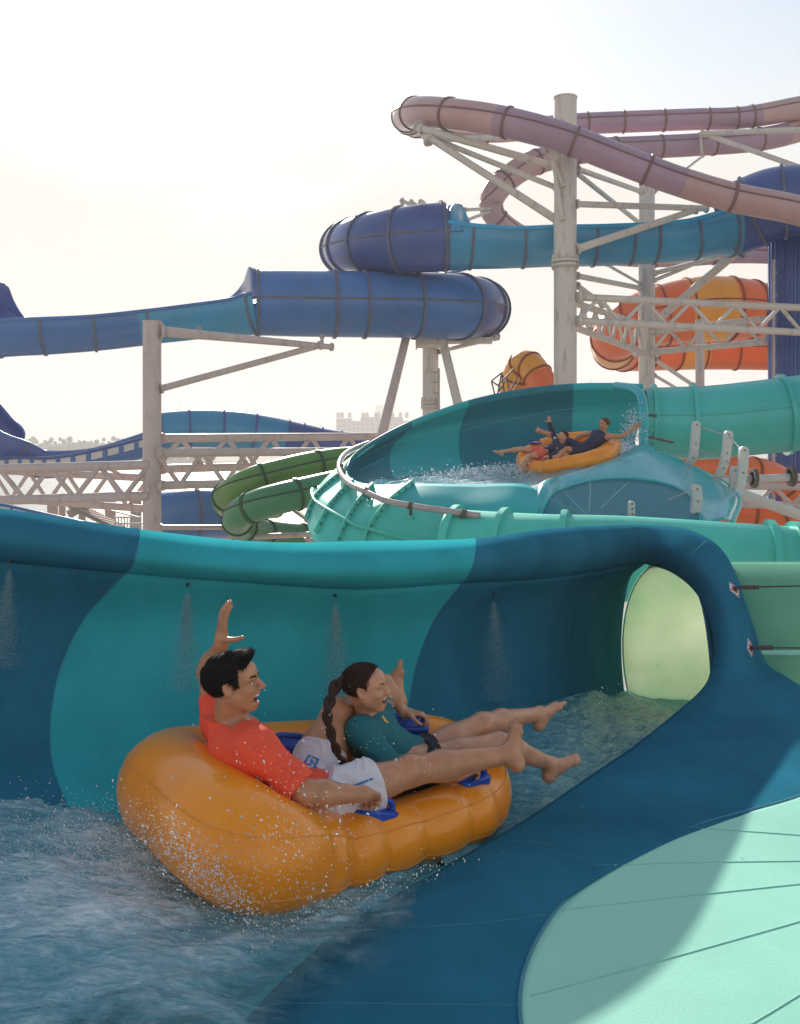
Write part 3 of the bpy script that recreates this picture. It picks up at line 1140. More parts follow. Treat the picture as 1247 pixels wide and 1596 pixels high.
def add_foot(S, ankle, toe, sole, s=1.0, big=1):
    """ankle joint, toe tip, direction out of the sole"""
    a, t = V3(ankle), V3(toe)
    n = np.array(sole, float)
    n /= np.linalg.norm(n)
    f = t - a
    f = f - n * (f @ n)
    L = np.linalg.norm(f)
    f /= L
    sd = np.cross(n, f) * big
    heel = a + n * .052 * s - f * .035 * s
    S.cone(a, heel, .034 * s, .029 * s, k=.03)
    ball = a + f * (L * .70) + n * .060 * s
    S.cone(heel, ball, .027 * s, .021 * s, k=.03)
    S.cone(a + n * .012, ball - n * .006, .033 * s, .019 * s, k=.03)
    S.cone(ball + sd * .024 * s, ball - sd * .028 * s + -f * .012, .019 * s, .015 * s, k=.02)
    for i in range(5):
        b = ball + sd * (.029 - .0155 * i) * s - f * (.004 * i) * s + n * .004
        Lt = (.052, .047, .043, .037, .030)[i] * s
        r = (.0125, .0092, .0088, .0082, .0078)[i] * s
        m = b + f * Lt * .55 - n * .006
        S.cone(b, m, r, r * .95, k=.007)
        S.cone(m, b + f * Lt + n * .003, r * .95, r, k=.003)


class Head:
    def __init__(s, c, fwd, up, scale):
        s.c, s.M, s.s = V3(c), basis(fwd, up), scale
        s.z = np.array([1, 1, .88])

    def w(s, q):
        return s.c + s.M @ (np.array(q, float) * s.s * s.z)

    def loc(s, p):
        return (p - s.c) @ s.M / s.s / s.z

    def ell(s, S, c, r, k=.012, rot=None, sub=False):
        M = s.M if rot is None else s.M @ np.array(rot)
        (S.sub if sub else S.ell)(s.w(c), np.array(r) * s.s * (s.z if rot is None else 1), M, k * s.s)

    def cone(s, S, a, b, ra, rb, k=.012):
        S.cone(s.w(a), s.w(b), ra * s.s, rb * s.s, k * s.s)

    def build(s, S, male=True, smile=.014):
        s.ell(S, (-.012, 0, .030), (.098, .076, .090), .02)
        s.ell(S, (.028, 0, -.035), (.058, .060, .078), .03)
        s.ell(S, (.040, 0, .040), (.052, .060, .055), .02)
        j = .056 if male else .05
        for y in (1, -1):
            s.cone(S, (.002, y * j, -.050), (.058, y * .016, -.103), .016, .014, .03)
            s.ell(S, (.062, y * .037, -.030), (.024, .022, .020), .02)        # cheek lifted by the grin
            s.ell(S, (.068, y * .030, .022), (.017, .026, .009 if male else .007), .016)
            # ear
            s.ell(S, (-.008, y * .079, -.008), (.017, .008, .031), .006, rot=[[.96, 0, -.26], [0, 1, 0], [.26, 0, .96]])
            s.ell(S, (-.003, y * .0885, -.005), (.0095, .0085, .020), .004, sub=True, rot=[[.96, 0, -.26], [0, 1, 0], [.26, 0, .96]])
            s.ell(S, (-.001, y * .079, -.033), (.008, .006, .008), .006)
        s.ell(S, (.064, 0, -.108), (.020, .021, .016), .02)                    # chin
        s.ell(S, (.058, 0, -.066), (.030, .036, .034), .02)                    # muzzle
        # nose
        n = 1.0 if male else .82
        s.cone(S, (.084, 0, .012), (.084 + .030 * n, 0, -.025), .0080, .0105, .014)
        for y in (1, -1):
            s.ell(S, (.098, y * .011, -.030), (.012, .008, .008), .008)
            s.ell(S, (.093, y * .033, .001), (.012, .019, .0095), .010, sub=True)   # eye socket
        # lips and open mouth
        s.ell(S, (.079, 0, -.051), (.020, .033, .008), .010)
        s.ell(S, (.075, 0, -.052 - 2.6 * smile), (.019, .026, .008), .010)
        s.ell(S, (.090, 0, -.052 - 1.25 * smile), (.036, .028, smile), .004, sub=True)
        for y in (1, -1):
            s.ell(S, (.084, y * .022, -.050 - .85 * smile), (.022, .016, smile * .62), .004, sub=True)      # lifted corners
            s.cone(S, (.082, y * .033, -.026), (.074, y * .037, -.066), .004, .004, .014)

    def paint(s, o, V, Fc, lip_i, mouth_i, smile=.014):
        c = s.loc(V[Fc].mean(1))
        q = c - np.array([.086, 0, -.052 - 1.25 * smile])
        q[:, 2] -= np.minimum(q[:, 1] ** 2 * 7.0, .009)
        e_in = (q[:, 1] / .0335) ** 2 + (q[:, 2] / (smile * .98)) ** 2
        e_out = (q[:, 1] / .038) ** 2 + (q[:, 2] / (smile + .0065)) ** 2
        front = c[:, 0] > .046
        inner = front & (e_in < 1)
        lips = front & (e_out < 1) & ~inner
        mi = np.zeros(len(Fc), int)
        mi[lips] = lip_i
        mi[inner] = mouth_i
        o.data.polygons.foreach_set('material_index', mi.astype(np.int32))

    def onsurf(s, S, th, z, inset=0.0):
        r = np.arange(.15, .02, -.0005)
        c, n = math.cos(R(th)), math.sin(R(th))
        L = np.stack([.02 + (r - .02) * c, r * n, np.full_like(r, z)], 1)
        d = S.ev(s.c + (L * s.s * s.z) @ s.M.T, range(len(S.pr)))
        k = int(np.argmax(d < 0))
        return L[k] - np.array([c, n, 0]) * inset

    def extras(s, root, S0, eye_open=1.0, brow=M_hair1, smile=.014, bw=1.0):
        for y in (1, -1):
            S = Shape()
            pe = s.onsurf(S0, y * 24, .001, .0045)
            s.ell(S, pe, (.0082, .0112, .0056 * eye_open), 0, rot=np.stack([[math.cos(R(y * 24)), math.sin(R(y * 24)), 0], [-math.sin(R(y * 24)), math.cos(R(y * 24)), 0], [0, 0, 1]], 1))
            e = mk('eye', *S.mesh(.0018 * s.s), M_eyew, root)
            S = Shape()
            s.ell(S, s.onsurf(S0, y * 20.5, .001, .0012), (.0062, .0064, .0058 * min(1, eye_open * 1.1)), 0)
            mk('iris', *S.mesh(.0013 * s.s), M_iris, e)
            S = Shape()
            bp_ = [s.onsurf(S0, y * t_, z_, .0012) for t_, z_ in ((9, .0225), (17, .0275), (26, .0300), (34, .0285), (43, .0215))]
            for q in range(4):
                s.cone(S, bp_[q], bp_[q + 1], (.0042, .0044, .0040, .0030)[q] * bw, (.0044, .0040, .0030, .0016)[q] * bw, .003)
            mk('eyebrow', *S.mesh(.002 * s.s), brow, root)
            S = Shape()                                            # lash line
            lp_ = [s.onsurf(S0, y * t_, .001 + z_ * eye_open, .0006) for t_, z_ in ((15, .0025), (22, .0068), (29, .0062), (36, .0005))]
            for q in range(3):
                s.cone(S, lp_[q], lp_[q + 1], .0017, .0017, 0)
            mk('eyelash', *S.mesh(.0012 * s.s), brow, root)
        S = Shape()
        s.ell(S, (.0695, 0, -.049 - .5 * smile), (.0270, .0325, .0112), 0)
        mk('teeth', *S.mesh(.002 * s.s), M_teeth, root)
        S = Shape()
        s.ell(S, (.064, 0, -.052 - 2.2 * smile), (.018, .018, .005), 0)
        mk('tongue', *S.mesh(.002 * s.s), M_lip, root)

    def hair(s, root, mat, line, thick=.010, quiff=0.0, strands=.0012, vox=.0025):
        S = Shape()
        s.ell(S, (-.014, 0, .033), (.100 + thick, .077 + thick, .091 + thick), .0)
        if quiff:
            s.ell(S, (.045, 0, .118), (.045, .055, .018 + quiff), .02)

        def post(p, d):
            l = s.loc(p)
            d = np.maximum(d, line(l) * s.s + .0015 * np.sin(l[:, 2] * 420 + l[:, 1] * 300) * np.sin(l[:, 0] * 350 + l[:, 1] * 260))
            a = np.arctan2(l[:, 1], l[:, 2] - .02)
            wv = 1.6 * np.sin(l[:, 0] * 31 + a * 3.1) + 1.1 * np.sin(a * 7.3 - l[:, 0] * 53)
            d = d + strands * (np.sin(a * 37 + l[:, 0] * 40 + 2 * wv) + .8 * np.sin(a * 83 - l[:, 0] * 90 + 3 * wv) + .7 * np.sin(a * 141 + l[:, 0] * 60 - 4 * wv))
            return d
        S.post = post
        V, Fc = S.mesh(vox)
        return mk('hair', V, Fc, mat, root)


def limb(S, a, b, c, r, k=.03):
    """two-bone limb with a calf/forearm belly: r = (top, mid_upper, joint, belly, end)"""
    a, b, c = V3(a), V3(b), V3(c)
    m = a * .5 + b * .5
    S.cone(a, m, r[0], r[1], k)
    S.cone(m, b, r[1], r[2], k)
    q = b * .68 + c * .32
    S.cone(b, q, r[2], r[3], k)
    S.cone(q, c, r[3], r[4], k)


def plane(p0, n):
    p0, n = V3(p0), np.array(n, float)
    n /= np.linalg.norm(n)
    return lambda p: (p - p0) @ n


def folds(p, o, a, b, amp, f):
    """creases running along b, spaced along a"""
    q = p - o
    u, v = q @ a, q @ b
    ph = u * f + 1.9 * np.sin(v * 21 + u * 9) + 1.1 * np.sin(v * 47 - u * 30)
    s = np.sin(ph)
    return amp * (np.abs(s) ** .7 - .6) * (.55 + .45 * np.sin(v * 17 + u * 26))


def strands(o, hd, flow, n, length, lift, r0, seed=1):
    """individual locks lying on the hair, part of the same hair mesh"""
    rs = np.random.default_rng(seed)
    me = o.data
    V = np.empty(len(me.vertices) * 3)
    me.vertices.foreach_get('co', V)
    N = np.empty(len(me.vertices) * 3)
    me.vertices.foreach_get('normal', N)
    V, N = V.reshape(-1, 3), N.reshape(-1, 3)
    org = np.array(ORG[o.name])
    L = hd.loc(V + org)
    outer = np.nonzero(np.linalg.norm(L - np.array([-.01, 0, .03]), axis=1) > .062)[0]
    idx = rs.choice(outer, n)
    vv, ff = V.tolist(), [list(p.vertices) for p in me.polygons]
    for i in idx:
        p, nn = V[i].copy(), N[i]
        f = hd.M @ flow(L[i]) + rs.normal(size=3) * .22
        f = f - nn * (f @ nn)
        f /= max(np.linalg.norm(f), 1e-6)
        sd = np.cross(nn, f)
        ln = length * rs.uniform(.5, 1.2)
        lf = lift * rs.random() ** 2
        b = len(vv)
        for k in range(4):
            t = k / 3
            c = p + f * ln * t - nn * (ln * t) ** 2 / .19 + nn * (.0006 + lf * t * t)
            w = r0 * (1 - t) ** .6
            for q in (sd * w, nn * w, -sd * w):
                vv.append((c + q).tolist())
        for k in range(3):
            for q in range(3):
                ff.append([b + 3 * k + q, b + 3 * k + (q + 1) % 3, b + 3 * k + 3 + (q + 1) % 3, b + 3 * k + 3 + q])
    m2_ = bpy.data.meshes.new('hair')
    m2_.from_pydata(vv, [], ff)
    for m in me.materials:
        m2_.materials.append(m)
    m2_.polygons.foreach_set('use_smooth', [True] * len(m2_.polygons))
    o.data = m2_


def wrinkle(p, amp, f=55.0):
    return amp * (np.sin(p[:, 0] * f + 2.1 * np.sin(p[:, 2] * f * .45)) * np.sin(p[:, 2] * f * .8 + 1.7 * np.sin(p[:, 1] * f * .5)))


# ------------------------------------------------------------------ the man in red
VX = .0031
man = {}
J = dict(head=P(364, 1064, 3.55), neck=P(352, 1124, 3.60), chest=P(386, 1186, 3.56), waist=P(430, 1239, 3.55), pelvis=P(490, 1251, 3.64),
         sR=P(398, 1163, 3.43), eR=P(476, 1236, 3.36), wR=P(566, 1238, 3.45),
         sL=P(342, 1128, 3.82), eL=P(324, 1046, 3.96), wL=P(345, 1004, 3.84),
         hR=P(505, 1250, 3.60), kR=P(640, 1202, 3.76), aR=P(790, 1176, 3.98),
         hL=P(482, 1226, 3.84), kL=P(524, 1110, 4.06), aL=P(608, 1084, 4.45))
root_loc = J['pelvis']
B = Shape()
n_ = {k: V3(v) for k, v in J.items()}
fwd1 = n_['kR'] * .5 + n_['kL'] * .5 - n_['pelvis']
fwd1[2] = 0
fwd1 /= np.linalg.norm(fwd1)
lat = n_['sL'] - n_['sR']
lat /= np.linalg.norm(lat)
spine = n_['neck'] - n_['pelvis']
spine /= np.linalg.norm(spine)


def torso(S, n, lat, spine, sc=1.0, grow=0.0, male=True):
    fw = np.cross(lat, spine)
    fw /= np.linalg.norm(fw)
    la = np.cross(spine, fw)
    M = np.stack([la, fw, spine], 1)
    g = grow
    w = 1.0 if male else .86
    S.ell(n['pelvis'], (.165 * sc + g, .118 * sc + g, .115 * sc + g), M, .06)
    S.ell(n['waist'], (.145 * w * sc + g, .100 * sc + g, .14 * sc + g), M, .06)
    S.ell(n['chest'], (.165 * w * sc + g, .112 * sc + g, .16 * sc + g), M, .06)
    S.cone(n['sR'], n['neck'] - spine * .055, .055 * w * sc + g, .060 * sc + g, .05)
    S.cone(n['sL'], n['neck'] - spine * .055, .055 * w * sc + g, .060 * sc + g, .05)
    S.cone(n['chest'], n['sR'] * .75 + n['chest'] * .25, .09 * w * sc + g, .062 * w * sc + g, .05)
    S.cone(n['chest'], n['sL'] * .75 + n['chest'] * .25, .09 * w * sc + g, .062 * w * sc + g, .05)
    return M


hd1 = Head(J['head'], (.985, -.05, .09), (-.11, .0, 1), .965)
Mt = torso(B, n_, lat, spine)
nk_top = hd1.w((-.018, 0, -.06))
B.cone(n_['neck'] - spine * .03, nk_top, .060, .056, .03)
limb(B, n_['sR'], n_['eR'], n_['wR'], (.054, .050, .041, .043, .027))
limb(B, n_['sL'], n_['eL'], n_['wL'], (.054, .048, .041, .042, .027))
limb(B, n_['hR'], n_['kR'], n_['aR'], (.090, .078, .055, .058, .036))
limb(B, n_['hL'], n_['kL'], n_['aL'], (.098, .090, .058, .056, .036))
kn = n_['kR'] + np.array([0, -.01, .02])
B.ell(kn, (.045, .042, .042), None, .03)
add_foot(B, n_['aR'], V3(P(826, 1128, 4.13)), (.75, .35, -.25), .95, -1)
add_foot(B, n_['aL'], V3(P(624, 1036, 4.55)), (.75, .45, -.1), .95, 1)
fd = n_['wR'] - n_['eR']
if H_near:
    hc = V3(H_near[0])
    add_hand(B, n_['wR'], hc - n_['wR'] + np.array([.0, -.01, .022]), (.1, .3, -1), -1, 1.04, 1.05, .06, .45)
add_hand(B, n_['wL'], (.06, -.1, 1.0), (.8, .45, -.05), 1, 1.04, .20, .10, .85)
hd1.build(B, True, .0165)
V, Fc = B.mesh(VX)
m1 = mk('person', V, Fc, [M_skin1, M_lip, M_mouth], None, True, root_loc)
tag(m1, 'man in red orange swim shirt and white shorts, one arm raised, on the big raft', 'person', 'people riding the rafts')
hd1.paint(m1, V, Fc, 1, 2, .0165)
hd1.extras(m1, B, 1.0, M_hair1, .0165, 1.0)


def line1(l):
    x, y, z = l[:, 0], np.abs(l[:, 1]), l[:, 2]
    front = np.maximum(x - .078 + .10 * np.maximum(.10 - z, 0) * 4, .070 - z)       # crown reaches the hairline
    side = np.maximum(x - .034, -.008 - z)
    side = np.minimum(side, np.maximum(x - .016, np.maximum(-.034 - z, -.004 - x)))    # sideburn
    back = np.maximum(x + .026, -.070 - z)
    ear = .024 - np.sqrt((x + .004) ** 2 + (z + .012) ** 2 * .55)
    m = np.minimum(np.minimum(front, side), back)
    return np.where(y > .06, np.maximum(m, ear), m)


hair1 = hd1.hair(m1, M_hair1, line1, .009, .003, .0008)
strands(hair1, hd1, lambda l: np.array([.55, .25, .45]) if l[2] > .085 else np.array([-.35, 0, -1.0]), 2600, .026, .007, .0011)

# red shirt
T = Shape()
torso(T, n_, lat, spine, 1.0, .008)
T.cone(n_['sR'], n_['sR'] * .25 + n_['eR'] * .75, .068, .063, .04)
T.cone(n_['sR'] * .25 + n_['eR'] * .75, n_['eR'], .063, .062, .03)
T.cone(n_['sL'], n_['sL'] * .4 + n_['eL'] * .6, .066, .060, .04)
T.cone(n_['neck'] - spine * .05, n_['neck'] + spine * .03, .068, .066, .03)
hem = plane(n_['waist'] * .42 + n_['pelvis'] * .58, -spine + lat * .55)
slR = plane(n_['sR'] * .10 + n_['eR'] * .90, n_['eR'] - n_['sR'])
slL = plane(n_['sL'] * .50 + n_['eL'] * .50, n_['eL'] - n_['sL'])
fwt = Mt[:, 1]
neckp = plane(n_['neck'] + np.array([0, 0, .012]), (.08, 0, 1))


def near(p, a, b, r):
    return seg_d(p, V3(a), V3(b), 0, 0) < r


def post(p, d):
    d = d + folds(p, n_['waist'], spine * .8 + lat * .6, lat * .8 - spine * .6, .0055, 95) + folds(p, n_['sR'], spine * .4 - lat * .9, spine, .002, 150)
    nR = seg_d(p, n_['sR'], n_['eR'] + (n_['eR'] - n_['sR']) * .3, 0, 0) < .085
    d = np.where(nR, d, np.maximum(d, hem(p)))
    d = np.where(nR, np.maximum(d, slR(p)), d)
    nL = seg_d(p, n_['sL'], n_['eL'] + (n_['eL'] - n_['sL']) * .3, 0, 0) < .085
    d = np.where(nL, np.maximum(d, slL(p)), d)
    nN = np.linalg.norm(p - n_['neck'], axis=1) < .13
    d = np.where(nN, np.maximum(d, neckp(p)), d)
    return d


T.post = post
mk('shirt', *T.mesh(VX), M_red, m1)

# white shorts
T = Shape()
T.ell(n_['pelvis'], (.178, .130, .115), Mt, .05)
for h, k in (('hR', 'kR'), ('hL', 'kL')):
    e = n_[h] * .35 + n_[k] * .65
    T.cone(n_[h], e, .112, .104, .05)
eR = plane(n_['hR'] * .42 + n_['kR'] * .58, n_['kR'] - n_['hR'])
eL = plane(n_['hL'] * .52 + n_['kL'] * .48, n_['kL'] - n_['hL'])
wb = plane(n_['pelvis'] * .7 + n_['waist'] * .3, spine)


def post(p, d):
    d = d + folds(p, n_['pelvis'], np.array([.8, .3, .5]), np.array([-.4, .2, .9]), .007, 80) + wrinkle(p, .004, 60)
    a = seg_d(p, n_['hR'], n_['kR'], 0, 0) < seg_d(p, n_['hL'], n_['kL'], 0, 0)
    d = np.maximum(d, np.where(a, eR(p), eL(p)))
    onleg = seg_d(p, n_['hL'] * .8 + n_['kL'] * .2, n_['kL'], 0, 0) < .125
    return np.where(onleg, d, np.maximum(d, wb(p)))


T.post = post
V, Fc = T.mesh(VX)
shorts = mk('shorts', V, Fc, M_white, m1)
BVS = BVHTree.FromPolygons([tuple(v) for v in V], Fc.tolist())


def decal(name, polys, mat, parent, bv, lift=.003):
    """flat printed shapes laid onto a garment: polys in photo pixels"""
    g = Geo()
    for pl in polys:
        # subdivide as a strip quad: pl = list of (l, r) pairs
        L = []
        for (a, b) in pl:
            ha, hb = drape(bv, *a, lift), drape(bv, *b, lift)
            if ha and hb and (ha[0] - hb[0]).length < .08:
                L.append((ha[0], hb[0]))
        if len(L) > 1:
            v = [q for pr in L for q in pr]
            g.add(v, [(2 * i, 2 * i + 1, 2 * i + 3, 2 * i + 2) for i in range(len(L) - 1)])
    if g.v:
        return g.build(name, mat, parent)


def stroke(pts, w, n=6):
    out = []
    for i in range(len(pts) - 1):
        a, b = np.array(pts[i], float), np.array(pts[i + 1], float)
        t = (b - a) / max(np.linalg.norm(b - a), 1e-6)
        nrm = np.array([-t[1], t[0]]) * w / 2
        out.append([(tuple(a + (b - a) * s + nrm), tuple(a + (b - a) * s - nrm)) for s in np.linspace(-.06, 1.06, n)])
    return out


decal('emblem', stroke([(474, 1191), (482, 1178), (496, 1184), (490, 1197)], 2.6) + stroke([(476, 1190), (484, 1193), (485, 1184), (491, 1194), (494, 1185)], 2.2) + stroke([(474, 1192), (479, 1192)], 2.4) + stroke([(488, 1197), (494, 1197)], 2.4), M_print, shorts, BVS)
decal('side_print', stroke([(516, 1222), (524, 1229), (528, 1221), (535, 1230), (541, 1224)], 4) + stroke([(520, 1232), (530, 1226), (538, 1230)], 4) + stroke([(532, 1230), (548, 1226), (565, 1220), (580, 1214)], 3.4, 10), M_print, shorts, BVS)

# ------------------------------------------------------------------ the woman in teal
J = dict(head=P(571, 1071, 4.04), neck=P(566, 1118, 4.12), chest=P(586, 1155, 4.13), waist=P(612, 1180, 4.14), pelvis=P(642, 1192, 4.16),
         sR=P(562, 1140, 3.98), eR=P(612, 1196, 3.86), wR=P(712, 1208, 3.96),
         sL=P(594, 1128, 4.27), eL=P(600, 1064, 4.36), wL=P(630, 1112, 4.38),
         hR=P(648, 1194, 4.08), kR=P(778, 1160, 4.26), aR=P(858, 1191, 4.50),
         hL=P(652, 1182, 4.24), kL=P(752, 1128, 4.46), aL=P(840, 1112, 4.78))
root_loc = J['pelvis']
n_ = {k: V3(v) for k, v in J.items()}
n2 = n_
lat = n_['sL'] - n_['sR']
lat /= np.linalg.norm(lat)
spine = n_['neck'] - n_['pelvis']
spine /= np.linalg.norm(spine)
B = Shape()
hd2 = Head(J['head'], (.93, -.20, .04), (-.14, 0, 1), .90)
Mt2 = torso(B, n_, lat, spine, .88, 0, False)
B.cone(n_['neck'] - spine * .03, hd2.w((-.02, 0, -.06)), .047, .045, .03)
limb(B, n_['sR'], n_['eR'], n_['wR'], (.044, .040, .034, .034, .023))
limb(B, n_['sL'], n_['eL'], n_['wL'], (.044, .040, .034, .034, .023))
limb(B, n_['hR'], n_['kR'], n_['aR'], (.080, .068, .049, .050, .031))
limb(B, n_['hL'], n_['kL'], n_['aL'], (.080, .068, .049, .050, .031))
add_foot(B, n_['aR'], V3(P(908, 1176, 4.62)), (.25, .1, -.85), .88, -1)
add_foot(B, n_['aL'], V3(P(876, 1096, 4.92)), (.35, .2, -.85), .88, 1)
if H_farfront:
    hc = V3(H_farfront[0])
    add_hand(B, n_['wL'], hc - n_['wL'] + np.array([.02, 0, .01]), (.2, -.2, -1), 1, .88, .8, .05, .45)
if H_front:
    hc = V3(H_front[0])
    add_hand(B, n_['wR'], hc - n_['wR'] + np.array([.03, 0, .01]), (.1, .2, -1), -1, .88, .8, .05, .45)
hd2.build(B, False, .0135)
V, Fc = B.mesh(VX)
m2 = mk('person', V, Fc, [M_skin2, M_lip, M_mouth], None, True, root_loc)
tag(m2, 'laughing woman with a long braid and teal swim shirt seated on the big raft', 'person', 'people riding the rafts')
hd2.paint(m2, V, Fc, 1, 2, .0135)
hd2.extras(m2, B, .5, M_hair2, .0135, .75)


def line2(l):
    x, y, z = l[:, 0], np.abs(l[:, 1]), l[:, 2]
    top = np.maximum(x - .052 + np.maximum(.10 - z, 0) * .55, .02 - z)
    side = np.maximum(x - .020, -.010 - z)
    back = np.maximum(x + .022, -.048 - z - x * .25)
    ear = .023 - np.sqrt((x + .004) ** 2 + (z + .012) ** 2 * .55)
    m = np.minimum(np.minimum(top, side), back)
    return np.where(y > .055, np.maximum(m, ear), m)


hair2 = hd2.hair(m2, M_hair2, line2, .006, 0, .0005)
strands(hair2, hd2, lambda l: np.array([-.10, 0, .03]) - l + np.array([-.02, 0, 0]), 1800, .035, .0028, .0008, 2)
# braid
bp = cr([hd2.w((-.085, 0, .03)), V3(P(527, 1064, 3.98)), V3(P(516, 1088, 3.90)), V3(P(510, 1112, 3.80)), V3(P(515, 1140, 3.74)), V3(P(524, 1168, 3.70)), V3(P(536, 1190, 3.70)), V3(P(552, 1206, 3.72))], 70)
S = Shape()
for i, p in enumerate(bp):
    t = i / 69
    r = .024 * (1 - .5 * t)
    tg = bp[min(i + 1, 69)] - bp[max(i - 1, 0)]
    tg /= np.linalg.norm(tg)
    sd = np.cross(tg, (0, 1, 0))
    sd /= np.linalg.norm(sd)
    ph = i * 2 * math.pi / 9.0
    for k in range(2):
        a = ph * .5 + k * math.pi
        c = p + sd * math.sin(a) * r * .62 + np.array([0, -1, 0]) * math.cos(2 * a) * r * .30
        S.ell(c, (r * .62, r * .62, r * .62), None, .001)
mk('braid', *S.mesh(.0026, 0), M_hair2, m2)

# teal shirt with three-quarter sleeves
T = Shape()
torso(T, n_, lat, spine, .88, .012, False)
T.cone(n_['sR'], n_['eR'], .058, .048, .04)
T.cone(n_['eR'], n_['eR'] * .8 + n_['wR'] * .2, .048, .046, .03)
T.cone(n_['sL'], n_['sL'] * .3 + n_['eL'] * .7, .052, .046, .04)
T.cone(n_['neck'] - spine * .05, n_['neck'] + spine * .045, .054, .051, .03)
hem2 = plane(n_['waist'] * .2 + n_['pelvis'] * .8, -spine)
slL2 = plane(n_['sL'] * .4 + n_['eL'] * .6, n_['eL'] - n_['sL'])
slR2 = plane(n_['eR'] * .88 + n_['wR'] * .12, n_['wR'] - n_['eR'])
fwt2 = Mt2[:, 1]
neckp2 = plane(n_['neck'] + spine * .012, spine + fwt2 * .25)


def post(p, d):
    d = d + folds(p, n2['waist'], spine * .8 - lat * .6, lat, .0050, 105) + folds(p, n2['sR'], spine * .5 + lat * .8, spine, .0028, 160)
    d = np.maximum(d, hem2(p))
    nR = seg_d(p, n2['eR'], n2['wR'], 0, 0) < .07
    d = np.where(nR, np.maximum(d, slR2(p)), d)
    nL = seg_d(p, n2['sL'] * .4 + n2['eL'] * .6, n2['eL'] + (n2['eL'] - n2['sL']) * .3, 0, 0) < .11
    d = np.where(nL, np.maximum(d, slL2(p)), d)
    nN = np.linalg.norm(p - n2['neck'], axis=1) < .11
    return np.where(nN, np.maximum(d, neckp2(p)), d)


T.post = post
V, Fc = T.mesh(VX)
sh2 = mk('shirt', V, Fc, M_tshirt, m2)
BVS2 = BVHTree.FromPolygons([tuple(v) for v in V], Fc.tolist())
decal('chest_print', stroke([(596, 1117), (600, 1124)], 3) + stroke([(598, 1121), (604, 1127)], 2.5), M_blond, sh2, BVS2)

# black shorts
T = Shape()
T.ell(n_['pelvis'], (.150, .112, .100), Mt2, .05)
for h, k in (('hR', 'kR'), ('hL', 'kL')):
    T.cone(n_[h], n_[h] * .6 + n_[k] * .4, .089, .080, .04)
eR2 = plane(n_['hR'] * .74 + n_['kR'] * .26, n_['kR'] - n_['hR'])
eL2 = plane(n_['hL'] * .78 + n_['kL'] * .22, n_['kL'] - n_['hL'])
wb2 = plane(n_['pelvis'] * .6 + n_['waist'] * .4, spine)


def post(p, d):
    a = seg_d(p, n2['hR'], n2['kR'], 0, 0) < seg_d(p, n2['hL'], n2['kL'], 0, 0)
    d = d + wrinkle(p, .0025, 45)
    d = np.maximum(d, np.where(a, eR2(p), eL2(p)))
    return np.maximum(d, wb2(p))


T.post = post
mk('shorts', *T.mesh(VX), M_black, m2)
# ================================================================== SECOND FLUME (middle distance)
fl2 = thing('water_slide', 'turquoise and sea green open flume carrying the smaller raft round its left bend', 'water slide', P(700, 760, 17) * 1.0 - Vector((0, 0, 11)))
GR_SL = None


def pg(rows):
    return [[P(*q) for q in c] for c in rows]


w2 = pg([
    [(1002, 606, 20.0), (1000, 630, 20.3), (996, 658, 20.2), (990, 682, 19.6), (988, 697, 18.8)],
    [(950, 604, 20.7), (948, 636, 21.1), (945, 668, 21.0), (942, 692, 20.3), (940, 708, 19.3)],
    [(894, 605, 21.1), (893, 640, 21.5), (891, 677, 21.3), (890, 704, 20.5), (888, 720, 19.5)],
    [(820, 612, 21.4), (812, 650, 21.7), (806, 685, 21.4), (806, 714, 20.5), (812, 732, 19.3)],
    [(730, 631, 21.4), (718, 662, 21.6), (715, 692, 21.1), (718, 720, 20.1), (730, 742, 18.8)],
    [(642, 663, 20.4), (618, 688, 20.4), (608, 708, 19.8), (609, 732, 18.9), (618, 754, 17.8)],
    [(585, 692, 19.3), (566, 708, 19.2), (556, 723, 18.8), (558, 742, 18.0), (590, 762, 16.9)],
    [(552, 716, 18.0), (545, 727, 17.9), (543, 738, 17.5), (550, 752, 17.0), (592, 768, 16.4)],
    [(541, 736, 17.0), (541, 742, 17.0), (546, 750, 16.8), (562, 760, 16.5), (600, 772, 16.2)],
])
G = grid_eval(w2, 10, 8)


def pan2(i, j):
    u = i / 10
    return 1 if (u < 2 or 4 <= u < 5) else 0


o = grid_mesh('channel', G, [M2_dark, M2_teal], fl2, pan2)
solidify(o, .03)
BV2 = bvh_of(G)
# rolled top rim
rim = []
for i in range(G.shape[0]):
    p = Vector(G[i, 0])
    out = Vector((p.x, p.y, 0)).normalized()
    row = []
    for a in np.linspace(-100, 150, 8):
        q = p + out * .10 + Vector((0, 0, 0)) - out * .10 * math.cos(R(a)) + Vector((0, 0, .08 * math.sin(R(a)) + .02))
        row.append(q)
    rim.append(row)
A = np.array([[tuple(p) for p in r] for r in rim])
o = grid_mesh('rolled_rim', A, [M2_dark, M2_teal], fl2, pan2)
solidify(o, .02)
for i in (20, 40, 50):
    tube_line('panel_joint', G[i], .012, M2_aqua, fl2, 6)
draped_line('surface_seam', [(560, 735), (640, 697), (760, 662), (880, 638), (1000, 632)], .012, M2_aqua, fl2, 40, BV2)
draped_line('surface_seam', [(825, 612), (815, 630), (806, 640), (795, 655)], .008, M2_aqua, fl2, 16, BV2)

